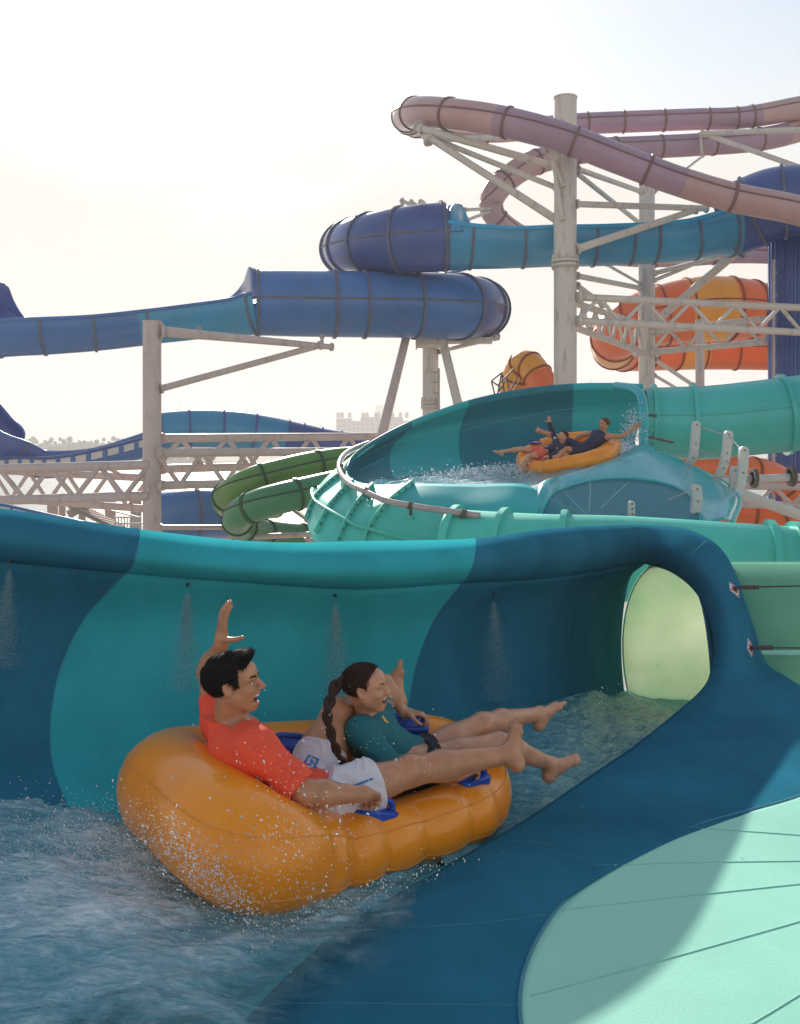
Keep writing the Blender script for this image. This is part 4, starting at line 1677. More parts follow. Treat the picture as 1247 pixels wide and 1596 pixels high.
# near saddle between the bend and the collar
top = [(824, 794, 15.3), (838, 760, 15.6), (868, 745, 16.6), (920, 731, 17.4), (968, 709, 18.2), (1003, 693, 18.9), (1035, 709, 19.0), (1088, 733, 18.5), (1132, 757, 17.5), (1150, 780, 16.2), (1138, 818, 14.8)]
bot = [(838, 815, 14.5), (858, 775, 15.1), (880, 762, 15.8), (915, 752, 16.2), (960, 747, 16.5), (1000, 749, 16.6), (1035, 755, 16.5), (1062, 765, 16.2), (1080, 779, 15.6), (1088, 795, 15.1), (1093, 820, 14.5)]
g = []
for a, b in zip(top, bot):
    pa, pb = P(*a), P(*b)
    r1 = pa.lerp(pb, .33) + Vector((0, -.15, .10))
    r2 = pa.lerp(pb, .70) + Vector((0, -.10, .06))
    und = pa + Vector((0, .25, -.25))
    g.append([und, pa, r1, r2, pb])
GS = grid_eval(g, 8, 6)
o = grid_mesh('near_saddle', GS, M2_aqua, fl2)
solidify(o, .03)
g = []
for b in bot:
    pb = P(*b)
    c = P(968, 850, 12.6)
    g.append([pb, pb.lerp(c, .3) + Vector((0, .1, -.12)), pb.lerp(c, .62) + Vector((0, .1, -.14)), pb.lerp(c, .95)])
GP = grid_eval(g, 8, 5)
o = grid_mesh('flare_panel', GP, M2_dark, fl2)
solidify(o, .03)
edge = GS[:, -1]
tube_line('panel_joint', edge + np.array([0, -.01, .01]), .018, M2_teal, fl2, 6)
edge = GS[:, 6][48:]
tube_line('outer_rim', edge + np.array([0.01, -.02, .0]), .05, M2_tube, fl2, 8)
BV3 = bvh_of(GS, GP)
for pts in ([(860, 745), (880, 768), (900, 790), (915, 802)], [(915, 735), (920, 762), (918, 800)], [(980, 752), (955, 775), (935, 795)], [(855, 778), (880, 790), (900, 797)], [(1075, 728), (1068, 745), (1060, 755)]):
    draped_line('surface_seam', pts, .012, M2_aqua, fl2, 16, BV3, .01)
# collar
ln = [(960, 602, 20.2), (982, 605, 19.8), (996, 613, 19.5), (1002, 630, 19.3), (1004, 660, 19.1), (1004, 694, 18.9), (1018, 706, 18.9), (1038, 712, 19.0)]
tube_line('collar_rim', [P(*q) for q in ln], .095, M2_aqua, fl2, 12, 50)

# outer hull of the bend with ribs, flange and wash pipe
b2 = pg([
    [(600, 682, 19.9), (580, 690, 20.1), (566, 700, 20.1), (562, 740, 20.1)],
    [(552, 716, 18.0), (520, 735, 17.9), (500, 757, 17.6), (486, 790, 17.0)],
    [(541, 735, 17.0), (510, 760, 16.8), (493, 780, 16.4), (480, 815, 15.9)],
    [(556, 751, 16.2), (530, 775, 15.8), (513, 798, 15.4), (490, 845, 15.0)],
    [(590, 757, 15.9), (565, 785, 15.3), (545, 817, 14.9), (520, 875, 14.5)],
    [(645, 755, 15.7), (607, 785, 15.0), (575, 828, 14.6), (562, 885, 14.3)],
    [(740, 756, 15.5), (695, 797, 14.8), (662, 848, 14.3), (650, 905, 14.0)],
    [(815, 756, 15.3), (785, 797, 14.6), (770, 852, 14.1), (765, 905, 13.9)],
    [(850, 775, 15.1), (835, 805, 14.5), (815, 855, 14.1), (805, 905, 13.9)],
])
B2 = grid_eval(b2, 10, 8)


def hullm(i, j):
    return 1 if (i >= 47 and j < 8) else 0


o = grid_mesh('hull', B2, [M2_mint, M2_teal], fl2, hullm)
solidify(o, .03)
BVB = bvh_of(B2)


def rib(cols_i, j0, j1, h=.10, w=.035):
    """upright flange along a column of the hull"""
    i = cols_i
    ln = B2[i, j0:j1 + 1]
    nr = []
    for j in range(j0, j1 + 1):
        du = B2[min(i + 1, B2.shape[0] - 1), j] - B2[i - 1, j]
        dv = B2[i, min(j + 1, B2.shape[1] - 1)] - B2[i, j - 1]
        n = np.cross(du, dv)
        n /= np.linalg.norm(n)
        if n[1] > 0:
            n = -n
        nr.append(n)
    nr = np.array(nr)
    A = np.stack([ln - nr * .02, ln + nr * h], 1)
    o = grid_mesh('rib', A, M2_mint, fl2)
    solidify(o, w)
    T = np.gradient(ln, axis=0)
    for k in range(1, len(ln) - 1, 2):
        g = Geo()
        p = Vector(ln[k] + nr[k] * h * .55)
        t = Vector(np.cross(nr[k], T[k])).normalized()
        g.cyl(p - t * (w * .5 + .015), p + t * (w * .5 + .015), .018, n=6)
        g.build('bolt', M_bolt, o)


rib(30, 1, 22)
rib(39, 1, 23)
rib(50, 0, 24)
rib(20, 2, 23, .09)
j = 16
ln = B2[8:80, j]
nr = []
for i in range(8, 80):
    n = np.cross(B2[min(i + 1, 80), j] - B2[i - 1, j], B2[i, j + 1] - B2[i, j - 1])
    n /= np.linalg.norm(n)
    nr.append(-n if n[1] > 0 else n)
nr = np.array(nr)
o = grid_mesh('long_flange', np.stack([ln - nr * .02, ln + nr * .10], 1), M2_mint, fl2)
solidify(o, .035)
# wash pipe with stand-offs
pp = [(575, 690, 19.6), (545, 703, 18.6), (531, 717, 17.4), (530, 735, 16.6), (545, 754, 15.7), (569, 766, 15.2), (604, 781, 14.75), (652, 790, 14.5), (700, 797, 14.35), (748, 804, 14.2)]
pipe = thing('wash_pipe', 'slim galvanised pipe curving along the outside of the turquoise bend', 'pipe', P(600, 781, 14.7))
tube_line('pipe', [P(*q) for q in pp], .05, M_galv, pipe, 10, 70)
for q in ((531, 728, 16.9), (571, 766, 15.2), (640, 788, 14.55), (722, 800, 14.25)):
    a = P(*q)
    h = BVB.find_nearest(a)
    g = Geo()
    g.cyl(a, h[0], .022, .03, 8)
    d = (P(q[0] + 3, q[1] + 1, q[2]) - a).normalized()
    g.cyl(a - d * .04, a + d * .04, .066, n=10)
    g.build('pipe_clamp', M_bolt, pipe)
    # boss on the hull
    g = Geo()
    c = Vector(h[0])
    g.cyl(c + (c - a) * .5 + Vector((0, .1, -.35)), c + (a - c) * .25, .16, .05, 12)
    g.build('pipe_boss', M2_mint, fl2)


# ------------------------------------------------------------------ generic slide builder
def slide(name, label, segs, loc=None, group='slides behind', cat='water slide', root=None):
    """segs: dicts(pts=[(px,py,Y)], r=[...]|float, mat, kind='tube'|'trough', fl=spacing, fmat, seam angles, a0,a1)"""
    if root is None:
        p = P(*segs[0]['pts'][len(segs[0]['pts']) // 2])
        root = thing(name, label, cat, Vector((p.x, p.y, 0)), group)
    for s in segs:
        pts = [P(*q[:3]) for q in s['pts']]
        r = s['r']
        rl = [r] * len(pts) if not isinstance(r, (list, tuple)) else list(r)
        n = s.get('n', 120)
        path, rad, L = resample(pts, n, rl)
        a0, a1 = s.get('arc', (0, 360))
        na = 36
        A = sweep(path, rad, a0, a1, na)
        mats = s['mat'] if isinstance(s['mat'], (list, tuple)) else [s['mat']]
        bands = s.get('bands')          # list of (t0,t1,material index)

        def mf(i, j):
            if bands:
                t = i / n
                for b in bands:
                    if b[0] <= t < b[1]:
                        return b[2]
            return 0
        o = grid_mesh(s.get('name', 'tube'), A, mats, root, mf)
        solidify(o, .03)
        T, S, U = frames(path)
        fm = s.get('fmat', M_bflange)
        h = s.get('fh', .07)
        if s.get('fl') is not None:
            ts = s['fl'] if isinstance(s['fl'], (list, tuple)) else np.arange(s['fl'] / 2, L, s['fl']) / L
            for t in ts:
                k = int(np.clip(t * (n - 1), 1, n - 2))
                hw = .045
                seg = np.stack([path[k] - T[k] * hw, path[k] + T[k] * hw])
                ang = np.radians(np.linspace(a0, a1, na + 1))
                V = []
                for rr_ in (rad[k] - .01, rad[k] + h):
                    for sgn in (-hw, hw):
                        V.append(path[k] + T[k] * sgn + rr_ * (np.cos(ang)[:, None] * U[k] + np.sin(ang)[:, None] * S[k]))
                V = np.array(V)      # in-,in+,out-,out+
                ring = np.stack([V[0], V[2], V[3], V[1]], 0)
                oo = grid_mesh('flange', ring, fm, root)
                autosmooth(oo, 30)
        for a in s.get('seam', ()):
            q = path + (rad + .01)[:, None] * (math.cos(R(a)) * U + math.sin(R(a)) * S)
            tube_line('seam_flange', q, s.get('sr', .045), fm, root, 6)
        if s.get('rimmat'):
            for a in (a0, a1):
                q = path + rad[:, None] * (math.cos(R(a)) * U + math.sin(R(a)) * S)
                tube_line('trough_rim', q, s.get('rimr', .08), s['rimmat'], root, 8)
    return root


# mint tube leaving the bend to the right, in front of the saddle
slide('tube_slide', 'sea green tube with bolted flanges running right just above the front flume', [
    dict(pts=[(700, 858, 14.7), (780, 864, 14.4), (860, 867, 14.1), (960, 870, 13.9), (1060, 876, 13.8), (1160, 883, 13.7), (1260, 890, 13.6), (1420, 900, 13.6)], r=[.62, .62, .60, .6, .6, .6, .6, .6], mat=[M2_mint, M2_mint], fl=[.02, .135, .27, .70, .75, .95], fmat=M2_mint, fh=.09, seam=(-60,), sr=.02)])
# big teal tube entering from the right
slide('tube_slide', 'pale turquoise tube with grey seams joining the collar of the rear flume from the right', [
    dict(pts=[(1004, 658, 21.0), (1060, 659, 20.9), (1110, 658, 20.8), (1180, 651, 20.7), (1250, 643, 20.6), (1380, 627, 20.5)], r=[.74, .77, .78, .78, .79, .79], mat=M2_tube, fl=[.04, .205, .585], fmat=M2_tube, fh=.09, seam=(-78, 78), sr=.035)])

# cable ties at the collar
for (a, b) in (((1003, 646, 19.2), (1024, 648, 19.3)), ((1003, 679, 19.0), (1050, 690, 19.2))):
    g = Geo()
    pa, pb = P(*a), P(*b)
    g.cyl(pa, pb, .022, n=6)
    for t in np.linspace(.15, .9, 6):
        g.ball(pa.lerp(pb, t), .035, 6, 4)
    g.build('tie_cable', M_bolt, fl2)

# pale bracket fingers round the saddle
fing = [[(1085, 662, 18.4), (1083, 690, 18.4), (1080, 712, 18.4), (1072, 728, 18.5)], [(1135, 677, 17.8), (1132, 705, 17.8), (1127, 728, 17.8), (1117, 748, 17.9)],
        [(1159, 702, 16.8), (1157, 735, 16.8), (1150, 768, 16.7), (1132, 800, 16.0)], [(1145, 733, 17.1), (1144, 752, 17.1), (1140, 772, 17.1), (1130, 790, 17.1)],
        [(1085, 762, 15.0), (1086, 780, 15.0), (1084, 798, 15.0), (1080, 816, 15.0)], [(984, 785, 14.6), (984, 792, 14.6), (984, 800, 14.6), (984, 810, 14.6)]]
fl_lab = ['curved off-white bracket standing at the left end of the fence, below the turquoise tube', 'second off-white curved bracket from the turquoise collar, between two taller neighbours',
          'longest off-white curved bracket at the right tip of the rear flume saddle', 'short off-white bracket half hidden behind the longest bracket',
          'off-white upright bracket in front of the dark flare panel of the rear flume', 'small white post peeping over the sea green tube']
for pts, lb in zip(fing, fl_lab):
    A = cr([tuple(P(*q)) for q in pts], 24)
    wd = .075 if 'small white' not in lb else .045
    g = Geo()
    V = []
    for p in A:
        V.append([p + np.array(q) for q in ((-wd, -.06, 0), (wd, -.06, 0), (wd, .06, 0), (-wd, .06, 0))])
    n = len(V)
    vv = [q for r4 in V for q in r4]
    ff = [(4 * i + k, 4 * i + (k + 1) % 4, 4 * i + 4 + (k + 1) % 4, 4 * i + 4 + k) for i in range(n - 1) for k in range(4)]
    ff += [(3, 2, 1, 0), (4 * n - 4, 4 * n - 3, 4 * n - 2, 4 * n - 1)]
    g.add(vv, ff)
    p0 = Vector(A[0])
    g.cyl(p0 + Vector((0, -.054, 0)), p0 + Vector((0, .054, 0)), wd * .98, n=14)
    base = Vector(A[-1])
    rt = thing('support_bracket', lb, 'bracket', base, 'curved brackets by the rear flume')
    g.build('bracket_blade', M_pvc, rt)
    for k_ in range(3):
        gg = Geo()
        gg.cyl(Vector(A[k_ * 8]) + Vector((0, -.075, .0)), Vector(A[k_ * 8]) + Vector((0, -.05, .0)), .014, n=8)
        gg.build('bolt', M_bolt, rt)
wr = [((1086, 664, 18.4), (1134, 679, 17.8)), ((1136, 679, 17.8), (1158, 704, 16.8)), ((1084, 700, 18.4), (1131, 715, 17.8)), ((1131, 715, 17.8), (1150, 745, 17)), ((1083, 762, 15), (1040, 780, 15.2)), ((1090, 812, 14.8), (1148, 775, 16.6)), ((1090, 745, 17.5), (1140, 742, 17.1))]
wires = thing('guy_wires', 'thin steel wires strung between the off-white curved brackets', 'wire', P(1120, 720, 17.5))
for a, b in wr:
    g = Geo()
    g.cyl(P(*a), P(*b), .011, n=5)
    g.build('wire', M_galv, wires)

# water in the rear flume
wc = []
near_edge = [(992, 700, 18.6), (950, 717, 17.8), (895, 738, 16.8), (835, 758, 15.7), (760, 768, 15.4), (650, 768, 15.6), (600, 768, 16.0), (590, 768, 16.3)]
far_edge = [(990, 690, 19.3), (942, 699, 19.9), (889, 712, 20.1), (810, 724, 19.9), (722, 732, 19.5), (611, 745, 18.4), (570, 753, 17.4), (580, 760, 16.7)]
for a, b in zip(far_edge, near_edge):
    pa, pb = P(*a), P(*b)
    wc.append([pa.lerp(pb, t) + Vector((0, 0, .03)) for t in (0, .33, .66, 1)])
GW2 = grid_eval(wc, 14, 12)


def foam2(p):
    px, py = p.x / p.y * F + CX, (HC - p.z) / p.y * F + HY
    return .17 * math.exp(-(((px - 735) / 70) ** 2)) + .3 * math.exp(-(((px - 975) / 30) ** 2)) + .05


water_sheet('water', GW2, foam2, M_water2, .05, 1.4)
parts = []
for (n, cx, cy, sx, sy, y0, y1, rot) in ((800, 735, 739, 44, 7, 16.6, 18.0, -.05), (500, 985, 668, 9, 17, 18.5, 19.2, .15), (350, 960, 700, 22, 8, 17.9, 18.6, -.4), (350, 800, 735, 16, 8, 17, 17.6, 0)):
    parts.append(scatter_px(n, cx, cy, sx, sy, y0, y1, rot)[0])
pts = np.concatenate(parts)
drops('spray', pts, np.clip(rng.lognormal(math.log(.007), .45, len(pts)), .0035, .016), M_drop, (1.5, 17.5, HC - .5))

# smaller raft and its riders
ctrl = [(938, 711, 17.5, .17), (953, 694, 18.2, .18), (928, 684, 18.7, .15), (880, 686, 18.9, .14), (838, 698, 18.7, .14), (817, 715, 18.2, .15), (832, 731, 17.6, .155), (885, 724, 17.4, .15)]
raft2, *_ = make_raft('smaller orange raft on the rear turquoise flume with two riders facing left', ctrl, [(5.8, 8.0, 4.0)], None, P(885, 735, 18), 'orange rafts on the flumes', seam=False)
BVR2 = bvh_of(np.concatenate([_[4], _[4][:1]]))
h = drape(BVR2, 834, 692, .02)
if h:
    g = Geo()
    g.box(h[0], (.22, .10, .03), Matrix.Rotation(.3, 3, 'Z'))
    g.cyl(h[0] + Vector((-.09, 0, .06)), h[0] + Vector((.09, 0, .06)), .02, n=8)
    g.build('grab_handle', M_handle, raft2)


def small_person(J, label, skinm, hairm, hd, clothes, sc, male, feet, hands, haird):
    n = {k: V3(v) for k, v in J.items()}
    lat = n['sL'] - n['sR']
    lat /= np.linalg.norm(lat)
    sp = n['neck'] - n['pelvis']
    sp /= np.linalg.norm(sp)
    B = Shape()
    M = torso(B, n, lat, sp, sc, 0, male)
    B.cone(n['neck'] - sp * .03, hd.w((-.02, 0, -.06)), .055 * sc, .05 * sc, .03)
    for a, b, c in (('sR', 'eR', 'wR'), ('sL', 'eL', 'wL')):
        limb(B, n[a], n[b], n[c], (.052 * sc, .047 * sc, .040 * sc, .04 * sc, .028 * sc))
    for a, b, c in (('hR', 'kR', 'aR'), ('hL', 'kL', 'aL')):
        limb(B, n[a], n[b], n[c], (.085 * sc, .075 * sc, .054 * sc, .055 * sc, .036 * sc))
    for a, t, so, bg_ in feet:
        add_foot(B, n[a], V3(P(*t)), so, sc, bg_)
    for a, f, pn, th, cu in hands:
        add_hand(B, n[a], f, pn, th, sc * 1.05, cu, .14, .7)
    hd.build(B, male, .011)
    V, Fc = B.mesh(.009, 0)
    o = mk('person', V, Fc, [skinm, M_lip, M_mouth], None, True, J['pelvis'])
    tag(o, label, 'person', 'people riding the rafts')
    hd.paint(o, V, Fc, 1, 2, .011)
    S = Shape()
    hd.ell(S, (.072, 0, -.058), (.020, .022, .006), 0)
    mk('teeth', *S.mesh(.004, 0), M_teeth, o)
    hd.hair(o, hairm, haird, .012, 0, 0, .006)
    for nm, mat, fn in clothes:
        T = Shape()
        fn(T, n, M, sp, lat)
        mk(nm, *T.mesh(.009, 1), mat, o)
    return o


J = dict(head=P(942, 661, 17.85), neck=P(940, 673, 17.9), chest=P(930, 685, 17.95), waist=P(918, 695, 17.95), pelvis=P(908, 702, 17.95),
         sR=P(926, 675, 18.18), eR=P(905, 679, 18.25), wR=P(893, 686, 18.2), sL=P(949, 680, 17.75), eL=P(970, 680, 17.8), wL=P(988, 668, 17.9),
         hR=P(905, 698, 18.1), kR=P(868, 681, 18.3), aR=P(842, 672, 18.5), hL=P(903, 705, 17.8), kL=P(881, 700, 17.6), aL=P(860, 720, 17.45))
hd3 = Head(J['head'], (-.85, -.5, .0), (.15, 0, 1), 1.0)


def navy(T, n, M, sp, lat):
    torso(T, n, -lat * -1, sp, 1.0, .012)
    pl = plane(n['pelvis'] * .8 + n['waist'] * .2, -sp)
    nk = plane(n['neck'], sp)
    a, b = plane(n['sL'] * .92 + n['chest'] * .08, lat), plane(n['sR'] * .92 + n['chest'] * .08, -lat)
    T.post = lambda p, d: np.maximum(np.maximum(np.maximum(d, pl(p)), nk(p)), np.maximum(a(p), b(p)))


def navyshorts(T, n, M, sp, lat):
    T.ell(n['pelvis'], (.178, .13, .115), M, .05)
    for h, k in (('hR', 'kR'), ('hL', 'kL')):
        T.cone(n[h], n[h] * .45 + n[k] * .55, .10, .088, .04)


small_person(J, 'man in navy sleeveless shirt leaning back on the smaller raft with one arm stretched out', M_skin1, M_hair3, hd3,
             [('shirt', M_navyf, navy), ('shorts', M_navyf, navyshorts)], 1.0, True,
             [('aR', (829, 664, 18.6), (-.8, .2, .3), 1), ('aL', (851, 728, 17.4), (-.3, -.2, -.9), 1)],
             [('wL', (.75, -.1, .6), (.4, -.8, 0), 1, .15), ('wR', (-.8, 0, -.4), (0, -.2, -1), 1, .5)],
             lambda l: np.minimum(np.maximum(l[:, 0] - .06, .055 - l[:, 2]), np.maximum(l[:, 0] - .02, -.03 - l[:, 2])))

J = dict(head=P(878, 680, 17.75), neck=P(876, 692, 17.8), chest=P(868, 697, 17.85), waist=P(858, 702, 17.9), pelvis=P(849, 706, 17.9),
         sR=P(867, 690, 18.02), eR=P(861, 672, 18.1), wR=P(857, 660, 18.05), sL=P(880, 698, 17.62), eL=P(868, 712, 17.5), wL=P(852, 712, 17.5),
         hR=P(846, 703, 18.02), kR=P(812, 700, 18.1), aR=P(782, 704, 18.2), hL=P(846, 708, 17.75), kL=P(824, 711, 17.6), aL=P(808, 738, 17.4))
hd4 = Head(J['head'], (-.8, -.6, .0), (.1, 0, 1), .92)


def patt(T, n, M, sp, lat):
    torso(T, n, lat, sp, .84, .014)
    T.cone(n['sR'], n['eR'] * .5 + n['wR'] * .5, .052, .045, .04)
    T.cone(n['eR'], n['wR'], .047, .042, .03)
    T.cone(n['sL'], n['eL'] * .4 + n['wL'] * .6, .052, .045, .04)
    pl = plane(n['pelvis'] * .8 + n['waist'] * .2, -sp)
    nk = plane(n['neck'], sp)
    T.post = lambda p, d: np.maximum(np.maximum(d, pl(p)), np.where(np.linalg.norm(p - n['neck'], axis=1) < .12, nk(p), -1))


def coral(T, n, M, sp, lat):
    T.ell(n['pelvis'], (.158, .118, .105), M, .05)
    for h, k in (('hR', 'kR'), ('hL', 'kL')):
        T.cone(n[h], n[h] * .6 + n[k] * .4, .095, .085, .04)


mm = plastic('navy_floral_fabric', (0.02, 0.022, 0.06), 0.75, 0.2, 12, 0, 0)
nt = mm.node_tree
vo = nt.nodes.new('ShaderNodeTexVoronoi')
vo.inputs['Scale'].default_value = 9
mr = nt.nodes.new('ShaderNodeMapRange')
mr.inputs[1].default_value = .22
mr.inputs[2].default_value = .26
mx = nt.nodes.new('ShaderNodeMix')
mx.data_type = 'RGBA'
tcn = nt.nodes.new('ShaderNodeTexCoord')
nt.links.new(tcn.outputs['Object'], vo.inputs['Vector'])
nt.links.new(vo.outputs['Distance'], mr.inputs[0])
nt.links.new(mr.outputs[0], mx.inputs[0])
mx.inputs[6].default_value = (.55, .5, .55, 1)
mx.inputs[7].default_value = (.018, .02, .05, 1)
nt.links.new(mx.outputs[2], nt.nodes['Principled BSDF'].inputs['Base Color'])
small_person(J, 'girl in dark patterned swim top and coral shorts with legs over the smaller raft', M_skin2, M_hair2, hd4,
             [('shirt', mm, patt), ('shorts', M_coral, coral)], .86, False,
             [('aR', (768, 700, 18.25), (-.4, 0, -.9), 1), ('aL', (800, 749, 17.35), (-.5, -.2, -.8), 1)],
             [('wR', (-.1, 0, 1), (-.7, -.6, 0), 1, .12), ('wL', (-.9, 0, -.3), (0, -.2, -1), 1, .4)],
             lambda l: np.minimum(np.maximum(l[:, 0] - .05, .05 - l[:, 2]), np.maximum(l[:, 0] - .015, -.05 - l[:, 2])))

# ================================================================== HIGH SLIDES
slide('tube_slide', 'dusty pink tube slide looping back at the top left of the tall column', [
    dict(pts=[(1420, 388, 31.2), (1330, 360, 31.2), (1247, 329, 31.3), (1140, 307, 31.4), (1050, 280, 31.5), (960, 246, 31.6), (870, 212, 31.8), (780, 189, 32.4), (700, 178, 33.5), (652, 176, 35), (634, 183, 37.8), (655, 196, 41.3), (700, 203, 42.3), (780, 205, 42.8), (850, 198, 43.2), (905, 193, 43.5), (1000, 189, 43.5), (1080, 186, 43.5), (1160, 183, 43.5), (1247, 168, 43.5), (1400, 140, 43.5)],
         r=[.46, .46, .46, .46, .46, .47, .48, .50, .53, .56, .56, .5, .47, .46, .46, .46, .46, .46, .47, .5, .5], mat=[M_pink, M_mauve], bands=[(.16, .30, 1), (.66, .86, 1)], n=260,
         fl=[.075, .13, .19, .245, .295, .345, .395, .44, .475, .515, .56, .60, .64, .70, .735, .775, .815, .845, .86, .95], fmat=M_pflange, fh=.06, seam=(-75, 75), sr=.04)], group='pink and mauve body slides')
slide('tube_slide', 'mauve tube slide curling round behind the tall column below the pink one', [
    dict(pts=[(1420, 150, 45), (1320, 178, 44.5), (1247, 203, 44), (1180, 218, 43.5), (1080, 226, 43), (1000, 230, 42.8), (930, 234, 42.5), (870, 243, 42), (815, 262, 41.5), (775, 295, 41), (766, 325, 41), (785, 350, 41.3), (830, 375, 42), (900, 393, 43), (1000, 402, 43.5), (1080, 400, 43.5), (1150, 396, 43.5), (1247, 398, 43.5), (1400, 402, 43.5)],
         r=[.5, .5, .5, .5, .48, .48, .5, .52, .53, .53, .5, .45, .42, .4, .4, .4, .4, .4, .4], mat=[M_pink, M_mauve], bands=[(.16, .42, 1), (.75, 1, 1)], n=240,
         fl=[.14, .20, .255, .31, .36, .41, .455, .50, .545, .59, .63, .68, .74, .80, .865, .9, .95], fmat=M_pflange, fh=.05, seam=(-75, 75), sr=.035)], group='pink and mauve body slides')

# upper blue slide: tube, trough, dark tube
ub = slide('water_slide', 'upper blue slide: navy tube on the left opening into a cyan trimmed trough', [
    dict(pts=[(572, 384, 42), (541, 388, 40.5), (543, 386, 38), (568, 381, 36.4), (610, 376, 35.4), (655, 372, 35), (697, 369, 35)], r=[.95, 1.0, 1.0, 1.08, 1.15, 1.2, 1.22], mat=M_navy, fl=[.27, .40, .53, .68, .83, .985], seam=(-75, 90), fh=.09),
    dict(name='trough', pts=[(694, 369, 35), (740, 372, 35), (800, 374, 35), (860, 372, 35), (930, 371, 35), (1000, 368, 35), (1060, 363, 35), (1110, 352, 35), (1140, 346, 35)], r=[1.22, 1.08, 1.0, 1.0, 1.0, 1.0, 1.0, 1.1, 1.25], arc=(78, 282), mat=M_sky, fl=[.01, .10, .27, .40, .52, .64, .73, .86, .985], rimmat=M_cyan, rimr=.09, fh=.06),
    dict(pts=[(1132, 350, 35.3), (1165, 334, 34.9), (1205, 318, 34.5), (1250, 312, 34.2), (1320, 312, 34)], r=[1.30, 1.28, 1.26, 1.22, 1.18], mat=M_navy, fl=[.02, .25, .5, .72, .9], seam=(-80,), fh=.09)], group='big blue raft slides')


def hood(parent, pts_a, pts_b, mat, thick=.06):
    A = np.stack([cr([tuple(P(*q)) for q in pts_a], 24), cr([tuple(P(*q)) for q in pts_b], 24)], 1)
    mid = A.mean(1) + np.array([0, -.12, 0])
    A = np.stack([A[:, 0], mid, A[:, 1]], 1)
    A = cr(A.transpose(1, 0, 2), 9).transpose(1, 0, 2)
    o = grid_mesh('opening_hood', A, mat, parent)
    solidify(o, thick)


hood(ub, [(697, 322, 35), (703, 320, 35.2), (712, 318, 35.6), (720, 321, 36), (728, 338, 36.2), (738, 360, 36.2)], [(697, 360, 34.2), (705, 360, 34.6), (712, 358, 35.2), (720, 358, 36), (729, 360, 36.2), (740, 362, 36.2)], M_sky)
hood(ub, [(698, 361, 33.8), (700, 340, 34), (702, 326, 34.6), (706, 320, 35.2)], [(722, 361, 33.8), (716, 345, 34), (713, 330, 34.6), (712, 319, 35.2)], M_sky)

# lower blue slide across the left
lb = slide('water_slide', 'long blue slide at left, an open trough rising into a wide cobalt tube', [
    dict(name='trough', pts=[(-120, 520, 33), (-60, 519, 33), (0, 512, 33), (80, 508, 33.3), (160, 503, 33.8), (250, 493, 34.3), (320, 484, 34.7), (370, 477, 35), (402, 472, 35)], r=[.95, .95, .97, .97, .95, .95, 1.0, 1.08, 1.18], arc=(82, 278), mat=[M_blue, M_sky], bands=[(.0, .62, 0), (.62, 1, 1)], fl=[.12, .22, .36, .50, .66, .985], rimmat=M_blue, rimr=.07, fh=.06),
    dict(pts=[(400, 472, 35), (460, 473, 35.2), (520, 474, 35.4), (600, 475, 35.8), (660, 476, 36.2), (715, 478, 36.8), (740, 480, 37.8), (752, 482, 39.2), (750, 483, 40.6)], r=[1.18, 1.2, 1.2, 1.21, 1.22, 1.22, 1.18, 1.12, 1.08], mat=[M_blue, M_navy, M_sky], bands=[(.66, .86, 1), (.86, 1, 2)], n=160, fl=[.01, .24, .335, .5, .665, .78, .85, .98], seam=(-88, 88), fh=.08)], group='big blue raft slides')
hood(lb, [(402, 422, 35), (395, 419, 35), (388, 417, 35.4), (380, 440, 35.8), (365, 459, 36), (348, 470, 36)], [(402, 464, 33.8), (392, 466, 34.2), (385, 466, 35), (375, 468, 35.8), (362, 469, 36), (346, 472, 36)], M_navy)
hood(lb, [(-30, 425, 33.5), (0, 440, 33.5), (12, 446, 33.5), (22, 470, 33.7), (36, 492, 33.9), (52, 500, 34)], [(-30, 500, 34.3), (-6, 502, 34.3), (8, 502, 34.3), (20, 502, 34.3), (34, 502, 34.3), (50, 502, 34.3)], M_navy)

# low blue slide on the left
ls = slide('water_slide', 'low indigo slide at far left, dipping and then covered by a blue hood', [
    dict(name='trough', pts=[(-100, 590, 40), (-40, 625, 40), (-5, 662, 40), (25, 693, 40), (70, 712, 40.5), (140, 708, 41), (200, 692, 41.5), (250, 676, 42)], r=[1.1, 1.15, 1.15, 1.1, .9, .72, .75, .8], arc=(75, 285), mat=[M_navy, M_blue], bands=[(0, .6, 0), (.6, 1, 1)], fl=[.2, .45, .7], rimmat=M_blue, rimr=.06, fh=.06),
    dict(pts=[(246, 672, 42), (290, 668, 42.3), (335, 668, 42.6), (380, 671, 42.9), (425, 678, 43.2), (470, 686, 43.5), (520, 694, 43.8), (600, 700, 44)], r=[.80, .82, .84, .82, .80, .74, .68, .62], mat=[M_sky, M_navy], bands=[(0, .55, 0), (.55, 1, 1)], fl=[.02, .14, .28, .42, .56, .63, .71, .8, .9], fmat=M_navy, fh=.08)], group='big blue raft slides')
